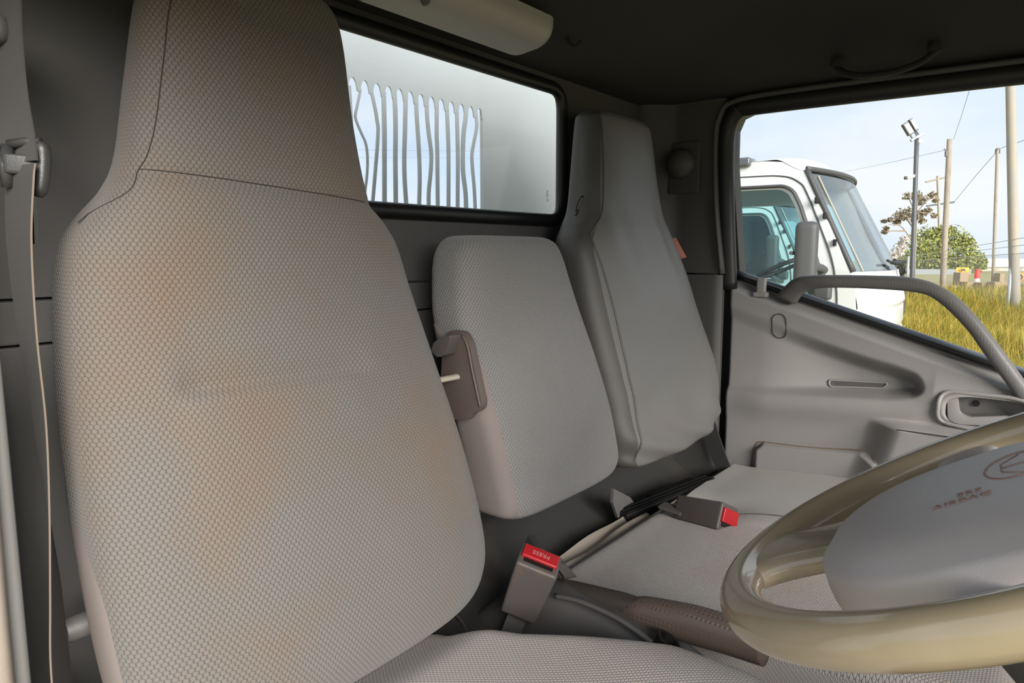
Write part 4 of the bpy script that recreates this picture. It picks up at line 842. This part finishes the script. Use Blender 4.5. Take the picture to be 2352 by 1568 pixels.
# ---- grass
def grass():
    n_ = 52000; uu = RNG.uniform(1700, 2750, n_); dep = np.exp(RNG.uniform(math.log(6.5), math.log(34), n_))
    k_ = (dep / F)[:, None]; base = _h * dep[:, None] + _r * ((uu - 1176) * dep / F)[:, None]
    # leave the parked trucks' footprint clear
    inside = (base[:, 0] > 4.6) & (base[:, 0] < 10.9) & (base[:, 1] > .75 + .085 * (base[:, 0] - 4.9) - (base[:, 0] > 8) * .0)
    base = base[~inside]; n_ = len(base); dep = dep[~inside]
    cl = np.sin(base[:, 0] * 1.3) * np.sin(base[:, 1] * 1.7 + 1) * .5 + .5
    hgt = RNG.uniform(.25, .62, n_) * (.65 + .6 * cl); ang = RNG.uniform(0, 2 * math.pi, n_); w_ = .004 + .00042 * dep; lean = hgt * RNG.uniform(.15, .75, n_)
    wind = np.stack([np.cos(ang) * .7 - .2, np.sin(ang) * .7 - .35, np.zeros(n_)], 1); sd = np.stack([np.sin(ang + 1.1), np.cos(ang + 1.1), np.zeros(n_)], 1) * w_[:, None]
    base[:, 2] = 0; z = np.array([0, 0, 1.])
    mid = base + z * (hgt * .6)[:, None] + wind * (lean * .35)[:, None]; tip = base + z * hgt[:, None] + wind * lean[:, None]
    v_ = np.stack([base - sd, base + sd, mid - sd * .8, mid + sd * .8, tip], 1).reshape(-1, 3)
    i = np.arange(n_)[:, None] * 5; quads = np.hstack([i, i + 1, i + 3, i + 2]); tris = np.hstack([i + 2, i + 3, i + 4])
    me = bpy.data.meshes.new('grass'); me.vertices.add(len(v_)); me.vertices.foreach_set('co', v_.ravel())
    me.loops.add(n_ * 7); me.loops.foreach_set('vertex_index', np.hstack([quads, tris]).ravel()); me.polygons.add(n_ * 2)
    ls = np.stack([np.arange(n_) * 7, np.arange(n_) * 7 + 4], 1).ravel(); me.polygons.foreach_set('loop_start', ls)
    me.update(calc_edges=True); me.validate()
    q_ = NT('dry_tall_grass'); gi = q_.n('NewGeometry'); rp_ = q_.n('ValToRGB'); cr = rp_.color_ramp
    cr.elements[0].color = srgb(112, 122, 46); cr.elements[1].color = srgb(214, 194, 108)
    for p_2, c_2 in ((.3, (150, 150, 54)), (.55, (196, 172, 66)), (.8, (176, 138, 60))): e_ = cr.elements.new(p_2); e_.color = srgb(*c_2)
    q_.l(gi.outputs['Random Per Island'], rp_.inputs['Fac']); q_.l(rp_.outputs['Color'], q_.b.inputs['Base Color']); q_.b.inputs['Roughness'].default_value = .8
    tr_ = q_.n('BsdfTranslucent'); q_.l(rp_.outputs['Color'], tr_.inputs['Color']); mx = q_.n('MixShader'); mx.inputs[0].default_value = .35; q_.l(q_.b.outputs[0], mx.inputs[1]); q_.l(tr_.outputs[0], mx.inputs[2]); q_.l(mx.outputs[0], q_.o.inputs['Surface'])
    me.materials.append(q_.m); o = bpy.data.objects.new('grass', me); COL.objects.link(o); props(o, 'tall dry yellow-green grass beyond the parked truck', 'grass', kind='stuff')
grass()

# ---- poles
WOOD = plain('weathered_pole_timber', (150, 139, 126), .85, .10, .5, 12, dirt=(126, 108, 92), dscale=2)
CONC = plain('pale_pole', (152, 147, 138), .8, .05, dirt=(168, 152, 130), dscale=1.2, dlo=.4, dhi=.7)
DARK = plain('dark_painted_pole', (78, 80, 84), .5, .05); GALV = plain('galvanised_steel', (190, 194, 196), .45, .05, metal=.4); PALE = plain('pale_floodlight_lens', (226, 222, 212), .3, .02)
WHITEP = plain('white_plastic', (240, 240, 236), .4, .02); WIRE = plain('aerial_cable', (140, 156, 176), .8, 0)
def pole(name, ub, vb, ut, vt, w_, mat, label, cat_='pole', group=None):
    b = G(ub, vb); dep = (b - np.array([0, 0, H])) @ _f; t_ = PD(ut, vt, dep); t = thing(name, b, label, cat_, group); r_ = w_ / F * dep / 2
    k_ = np.linspace(0, 1, 12); pts = b + np.outer(k_, t_ - b); mk('shaft', *tube(pts, r_ * (1.08 - .16 * k_), n=12), mat, t, smooth=True); return t, b, t_, dep
t, b, tp_, dep = pole('utility_pole', 2332, 722, 2318, 60, 21, CONC, 'thick pale utility pole at the right edge of the side window', 'utility pole', 'utility poles')
t, b, tp_, dep = pole('utility_pole', 2165, 664, 2181, 320, 12, WOOD, 'timber utility pole with a sawn top and dark box', 'utility pole', 'utility poles')
mk('box', *obox(PD(2174, 353, dep), _r, _f, _u, .14, .12, .32, .02), DARK, t); mk('insulator', *tube([PD(2174, 345, dep), PD(2168, 342, dep)], .03, n=6), DARK, t)
t, b, tp_, dep = pole('utility_pole', 2281, 648, 2291, 340, 7, WOOD, 'slim distant timber pole left of the thick pale pole', 'utility pole', 'utility poles')
for du in (-3, 4): mk('insulator', *tube([PD(2291 + du, 352, dep), PD(2291 + du, 343, dep)], .07, n=8), DARK, t)
t, b, tp_, dep = pole('utility_pole', 2161, 618, 2154, 404, 6.5, CONC, 'distant pole with two slanted crossarms behind the timber pole', 'utility pole', 'utility poles')
for a, c in (((2126, 418), (2176, 406)), ((2128, 473), (2192, 464))): mk('crossarm', *tube([PD(*a, dep), PD(*c, dep)], .10, n=6), WOOD if a[1] < 450 else DARK, t)
fp_ = thing('floodlight_pole', G(2093, 695), 'dark pole carrying two floodlights and a security camera', 'light pole')
b = G(2093, 695); dep = (b - np.array([0, 0, H])) @ _f; tp_ = PD(2106, 318, dep)
mk('shaft', *tube(b + np.outer(np.linspace(0, 1, 8), tp_ - b), .085, n=10), DARK, fp_, smooth=True)
mk('crossarm', *tube([PD(2092, 323, dep), PD(2121, 306, dep)], .06, n=6), GALV, fp_)
for c0, up_, wd, lab in (((2085, 296), (-.52, .85), 15, 0), ((2097, 287), (-.50, .87), 9, 1)):
    cc = PD(*c0, dep); ax_ = _r * up_[0] + _u * up_[1]; sd = np.cross(ax_, _f); fl_ = mk('floodlight', *obox(cc, sd, ax_, np.cross(sd, ax_), wd / F * dep * 1.0, 30 / F * dep, .16, .03), DARK, fp_)
    mk('lens', *obox(cc - np.cross(sd, ax_) * 0 - _f * .085, sd, ax_, np.cross(sd, ax_), wd / F * dep * .72, 24 / F * dep, .02), PALE, fl_)
for a, c in (((2090, 308), (2097, 322)), ((2104, 300), (2112, 312)), ((2101, 302), (2107, 314))): mk('stay', *tube([PD(*a, dep), PD(*c, dep)], .03, n=6), DARK, fp_)
cm = mk('security_camera', *tube([PD(2100, 404, dep), PD(2083, 408, dep)], .07, n=10), WHITEP, fp_, smooth=True, angle=40); mk('camera_eye', *tube([PD(2083, 408, dep), PD(2078, 409, dep)], .065, n=10), DARK, cm)
mk('junction_ball', *lathe(PD(2112, 325, dep), (0, 0, 1), [(-.1, .02), (-.07, .09), (0, .12), (.07, .09), (.1, .02)], 12), WHITEP, fp_, smooth=True)
# ---- aerial cables
def wire(pts, label, r_=.012):
    mk('aerial_cable', *tube(cat(pts, 14), r_, n=5), WIRE, label=label, cat_='cable', group='aerial cables')
wire([PD(1880, 406, 44), PD(2040, 374, 42), PD(2173, 344, 38.4)], 'cable rising from behind the truck to the timber pole')
wire([PD(2190, 320, 38.4), PD(2207, 270, 34), PD(2232, 190, 28)], 'cable climbing steeply from the timber pole top')
wire([PD(2293, 342, 46), PD(2352, 322, 40), PD(2420, 298, 34)], 'cable running right from the slim distant pole', .02)
wire([PD(2288, 350, 46), PD(2240, 405, 50), PD(2193, 462, 58)], 'faint cable falling left from the slim distant pole', .02)
wire([PD(-500, 330, 30), PD(980, 345, 30), PD(1260, 347, 30)], 'upper cable seen through the headboard bars', .016)
wire([PD(-500, 352, 30), PD(980, 362, 30), PD(1260, 363, 30)], 'lower cable seen through the headboard bars', .012)
# ---- fence
fc = thing('chain_fence', G(2163, 664), 'chain-link fence with barbed strands and galvanised posts', 'fence')
posts = []
for ub, vb, ut, vt in ((2083, 648, 2087, 588), (2163, 664, 2174, 575), (2312, 722, 2329, 548)):
    b = G(ub, vb); dep = (b - np.array([0, 0, H])) @ _f; tp_ = PD(ut, vt, dep); posts.append((b, tp_)); mk('post', *tube([b, b * .55 + tp_ * .45, tp_], .055 if vb > 700 else .07, n=10), GALV, fc, smooth=True)
posts = [(posts[0][0] * 2 - posts[1][0], posts[0][1] * 2 - posts[1][1])] + posts + [(posts[2][0] * 1.6 - posts[1][0] * .6, posts[2][1] * 1.6 - posts[1][1] * .6)]
for fr_ in (.99, .90, .80): mk('strand', *tube([p0 * (1 - fr_) + p1 * fr_ for p0, p1 in posts], .012, n=5), GALV, fc)
q = NT('chain_link'); q.t.nodes.remove(q.b); uvn = q.n('TexCoord').outputs['UV']; sx = q.n('SeparateXYZ'); q.l(uvn, sx.inputs[0])
def dia(op):
    s_ = q.math(op, q.math('MULTIPLY', sx.outputs[0], 14), q.math('MULTIPLY', sx.outputs[1], 14)); fr_ = q.math('FRACT', s_); return q.math('LESS_THAN', fr_, .13)
al = q.math('MAXIMUM', dia('ADD'), dia('SUBTRACT')); df = q.n('BsdfDiffuse'); df.inputs[0].default_value = srgb(176, 178, 178); tr_ = q.n('BsdfTransparent'); mx = q.n('MixShader'); q.l(al, mx.inputs[0]); q.l(tr_.outputs[0], mx.inputs[1]); q.l(df.outputs[0], mx.inputs[2]); q.l(mx.outputs[0], q.o.inputs['Surface'])
fv = []; fu = []; L_ = 0
for i, (p0, p1) in enumerate(posts):
    if i: L_ += np.linalg.norm(p0 - posts[i - 1][0])
    fv += [p0, p0 * .2 + p1 * .8]; fu += [(L_, 0), (L_, 1.8)]
mk('chain_link_mesh', fv, [(2 * i, 2 * i + 2, 2 * i + 3, 2 * i + 1) for i in range(len(posts) - 1)], q.m, fc, uv=fu)
# ---- far buildings and yard things
def vbox(name, u0, v0, u1, v1, dep, thick, mat, parent=None, **k_):
    a = PD(u0, v1, dep); b = PD(u1, v0, dep); a[2] = max(a[2], 0.0) if k_.pop('ground', False) else a[2]
    rt = _r; vv_ = []
    for t_ in (0, thick):
        for (uu_, zz_) in ((u0, a[2]), (u1, a[2]), (u1, b[2]), (u0, b[2])):
            p = PD(uu_, 578, dep) + _h * t_; p[2] = zz_; vv_.append(p)
    return mk(name, vv_, [(0, 1, 2, 3), (7, 6, 5, 4), (0, 1, 5, 4), (1, 2, 6, 5), (2, 3, 7, 6), (3, 0, 4, 7)], mat, parent, **k_)
vbox('sheet_fence', 1960, 618, 2235, 648, 62, .15, plain('grey_sheet_steel', (138, 142, 146), .6, .05), label='long grey sheet metal fence below the trees', cat_='fence')
bd = thing('warehouse', G(2310, 642), 'low white warehouse with a pale roof behind the fence', 'building')
vbox('wall', 2228, 612, 2420, 642, 74, 8, plain('cream_wall', (226, 224, 214), .8, .04), bd); vbox('roof', 2222, 595, 2430, 613, 73.5, 9, plain('white_sheet_roof', (236, 238, 240), .6, .03), bd)
wn = vbox('window', 2288, 618, 2300, 630, 73.3, .2, plain('tan_shutter', (176, 160, 130), .7), bd); vbox('doorway', 2338, 616, 2352, 640, 73.3, .2, plain('grey_roller_door', (150, 152, 154), .7), bd)
CHEV = plain('yellow_sign_face', (248, 176, 42), .6, .02); BLK = plain('black_sign_print', (52, 54, 58), .6, .03)
sg = thing('warning_sign', G(2214, 648), 'yellow warning sign with black chevrons by the fence', 'sign'); dep = 44
vbox('board', 2200, 614, 2229, 645, dep, .06, CHEV, sg); mk('chevron_print', *join(*[(np.array([PD(*q_, dep - .03) for q_ in L]), [(0, 1, 2, 3)]) for L in ([(2206, 617), (2216, 617), (2219, 622), (2209, 622)], [(2204, 644), (2209, 639), (2212, 641), (2209, 645)])]), BLK, sg)
mk('stake', *tube([PD(2215, 640, dep + .06), np.array([*PD(2215, 640, dep + .06)[:2], 0])], .05, n=6), WOOD, sg)
sg2 = thing('warning_sign', G(2348, 648), 'orange sign with a black chevron right of the thick pole', 'sign')
vbox('board', 2339, 627, 2372, 645, dep, .06, plain('orange_sign_face', (240, 150, 50), .6), sg2); mk('chevron_print', *(np.array([PD(*q_, dep - .03) for q_ in [(2341, 629), (2346, 629), (2351, 636), (2346, 643), (2341, 643), (2345, 636)]]), [(0, 1, 2, 3, 4, 5)]), BLK, sg2)
mk('stake', *tube([PD(2356, 640, dep + .06), np.array([*PD(2356, 640, dep + .06)[:2], 0])], .05, n=6), WOOD, sg2)
bl = thing('bollard', G(2243, 652), 'red and white marker bollard beside the yellow sign', 'bollard'); b = G(2243, 652)
mk('lower_band', *lathe(b, (0, 0, 1), [(0, .16), (.35, .15)], 12), WHITEP, bl, smooth=True, angle=40); mk('top_band', *lathe(b + np.array([0, 0, .35]), (0, 0, 1), [(0, .16), (.5, .15), (.58, .08)], 12), plain('faded_red_plastic', (226, 60, 56), .5), bl, smooth=True, angle=40)
SAND = plain('sandstone_block', (160, 140, 116), .9, .08, .4, 6)
for i, (u0, v0, u1, v1, lab) in enumerate(((2210, 626, 2228, 656, 'upright timber block in front of the yellow sign'), (2228, 648, 2262, 662, 'first low sandy block right of the yellow sign'), (2262, 650, 2292, 664, 'middle low sandy block in the row by the fence'), (2292, 648, 2322, 668, 'low sandy block left of the thick pole'), (2302, 628, 2313, 650, 'upright sandy slab behind the block row'))):
    vbox('stone_block', u0, v0, u1, v1, 38 - .6 * i if i < 4 else 44, .6, SAND, label=lab, cat_='block', group='blocks by the fence')
vbox('pallet_stack', 2327, 655, 2372, 674, 36, .8, BLK, label='dark stack of pallets right of the thick pole', cat_='pallets')
cn = thing('traffic_cone', G(2076, 693), 'small orange and white traffic cone near the floodlight pole base', 'cone'); b = G(2076, 693)
mk('body', *lathe(b, (0, 0, 1), [(.03, .13), (.35, .06)], 12), plain('orange_cone', (240, 110, 60), .5), cn); mk('collar', *lathe(b + np.array([0, 0, .35]), (0, 0, 1), [(0, .065), (.16, .045)], 12), WHITEP, cn); mk('base', *lathe(b, (0, 0, 1), [(0, .2), (.03, .2)], 4), BLK, cn)
# ---- trees
def leaves(name, cs, n_per, size, mat, parent):
    V_ = []
    for c, rx, rz in cs:
        d_ = RNG.normal(size=(n_per, 3)); d_ /= np.linalg.norm(d_, axis=1)[:, None]; p = c + d_ * np.array([rx, rx, rz]) * (RNG.uniform(.35, 1.0, (n_per, 1)))
        a = RNG.normal(size=(n_per, 3)); a /= np.linalg.norm(a, axis=1)[:, None]; b_ = np.cross(a, RNG.normal(size=(n_per, 3))); b_ /= np.linalg.norm(b_, axis=1)[:, None]
        s_ = size * RNG.uniform(.6, 1.3, (n_per, 1)); V_.append(np.stack([p - a * s_, p - b_ * s_ * .45, p + a * s_, p + b_ * s_ * .45], 1).reshape(-1, 3))
    v_ = np.vstack(V_); return mk(name, v_, [(i, i + 1, i + 2, i + 3) for i in range(0, len(v_), 4)], mat, parent, kind='stuff', normals=False)
def leafmat(name, a, b):
    q_ = NT(name); gi = q_.n('NewGeometry'); q_.l(q_.mix(gi.outputs['Random Per Island'], srgb(*a), srgb(*b)), q_.b.inputs['Base Color']); q_.b.inputs['Roughness'].default_value = .8; return q_.m
BARK = plain('grey_bark', (150, 134, 118), .9, .1)
gt = thing('gum_tree', G(2097, 632), 'sparse gum tree with brown leaf clumps behind the floodlight pole', 'tree'); dg = 60
CL = [(2085, 450, 14), (2105, 450, 15), (2125, 456, 14), (2141, 447, 11), (2148, 460, 7), (2112, 464, 10), (2062, 495, 13), (2075, 488, 15), (2090, 485, 14), (2110, 494, 15), (2122, 488, 11), (2132, 483, 10), (2145, 495, 7), (2060, 509, 11), (2045, 505, 7), (2030, 508, 6), (2032, 532, 8), (2036, 524, 6), (2100, 502, 12), (2118, 508, 9), (2080, 500, 10)]
leaves('foliage', [(PD(u_, v_, dg + RNG.uniform(-1.5, 1.5)), r_ / F * dg, r_ / F * dg * .75) for u_, v_, r_ in CL], 70, .15, leafmat('gum_leaves', (96, 84, 62), (150, 134, 108)), gt)
base_ = G(2097, 632); base_ = PD(2097, 620, dg); base_[2] = 0
mk('trunk', *tube(cat([base_, PD(2100, 560, dg), PD(2103, 500, dg), PD(2108, 455, dg)], 14), np.linspace(.22, .06, 14), n=8), BARK, gt, smooth=True)
for q_ in (((2100, 560), (2070, 520), (2040, 515)), ((2102, 530), (2080, 500), (2066, 492)), ((2103, 510), (2120, 490), (2142, 490)), ((2104, 490), (2125, 465), (2142, 450)), ((2104, 490), (2092, 465), (2085, 450)), ((2080, 530), (2050, 530), (2033, 532))): mk('branch', *tube(cat([PD(*p_2, dg) for p_2 in q_], 10), np.linspace(.07, .03, 10), n=6), BARK, gt)
bt_ = thing('green_tree', G(2160, 632), 'broad rounded green tree behind the fence', 'tree'); dt = 68
GC = [(2155, 592, 55, 45), (2110, 585, 40, 45), (2200, 590, 45, 45), (2080, 605, 35, 28), (2230, 600, 32, 30), (2130, 548, 38, 32), (2180, 545, 40, 30), (2160, 535, 30, 20), (2215, 560, 25, 25), (2250, 605, 18, 20), (2140, 600, 60, 30), (2190, 610, 60, 25)]
leaves('foliage', [(PD(u_, v_, dt + RNG.uniform(-1, 1)), a * dt / F, c * dt / F) for u_, v_, a, c in GC], 700, .17, leafmat('tree_leaves', (98, 108, 54), (168, 168, 92)), bt_)
base_ = PD(2160, 620, dt); base_[2] = 0; mk('trunk', *tube(cat([base_, PD(2158, 600, dt), PD(2156, 560, dt)], 8), np.linspace(.3, .1, 8), n=8), BARK, bt_)
bs = thing('pale_shrub', G(2055, 640), 'pale grey leafless shrub left of the green tree', 'shrub')
leaves('foliage', [(PD(u_, v_, 58), a * 58 / F, c * 58 / F) for u_, v_, a, c in ((2052, 592, 14, 22), (2066, 575, 14, 22), (2076, 556, 12, 18), (2042, 606, 9, 12))], 160, .16, leafmat('pale_twigs', (176, 164, 156), (214, 206, 198)), bs)
base_ = PD(2058, 620, 58); base_[2] = 0; mk('trunk', *tube([base_, PD(2060, 590, 58), PD(2070, 560, 58)], .05, n=6), BARK, bs)
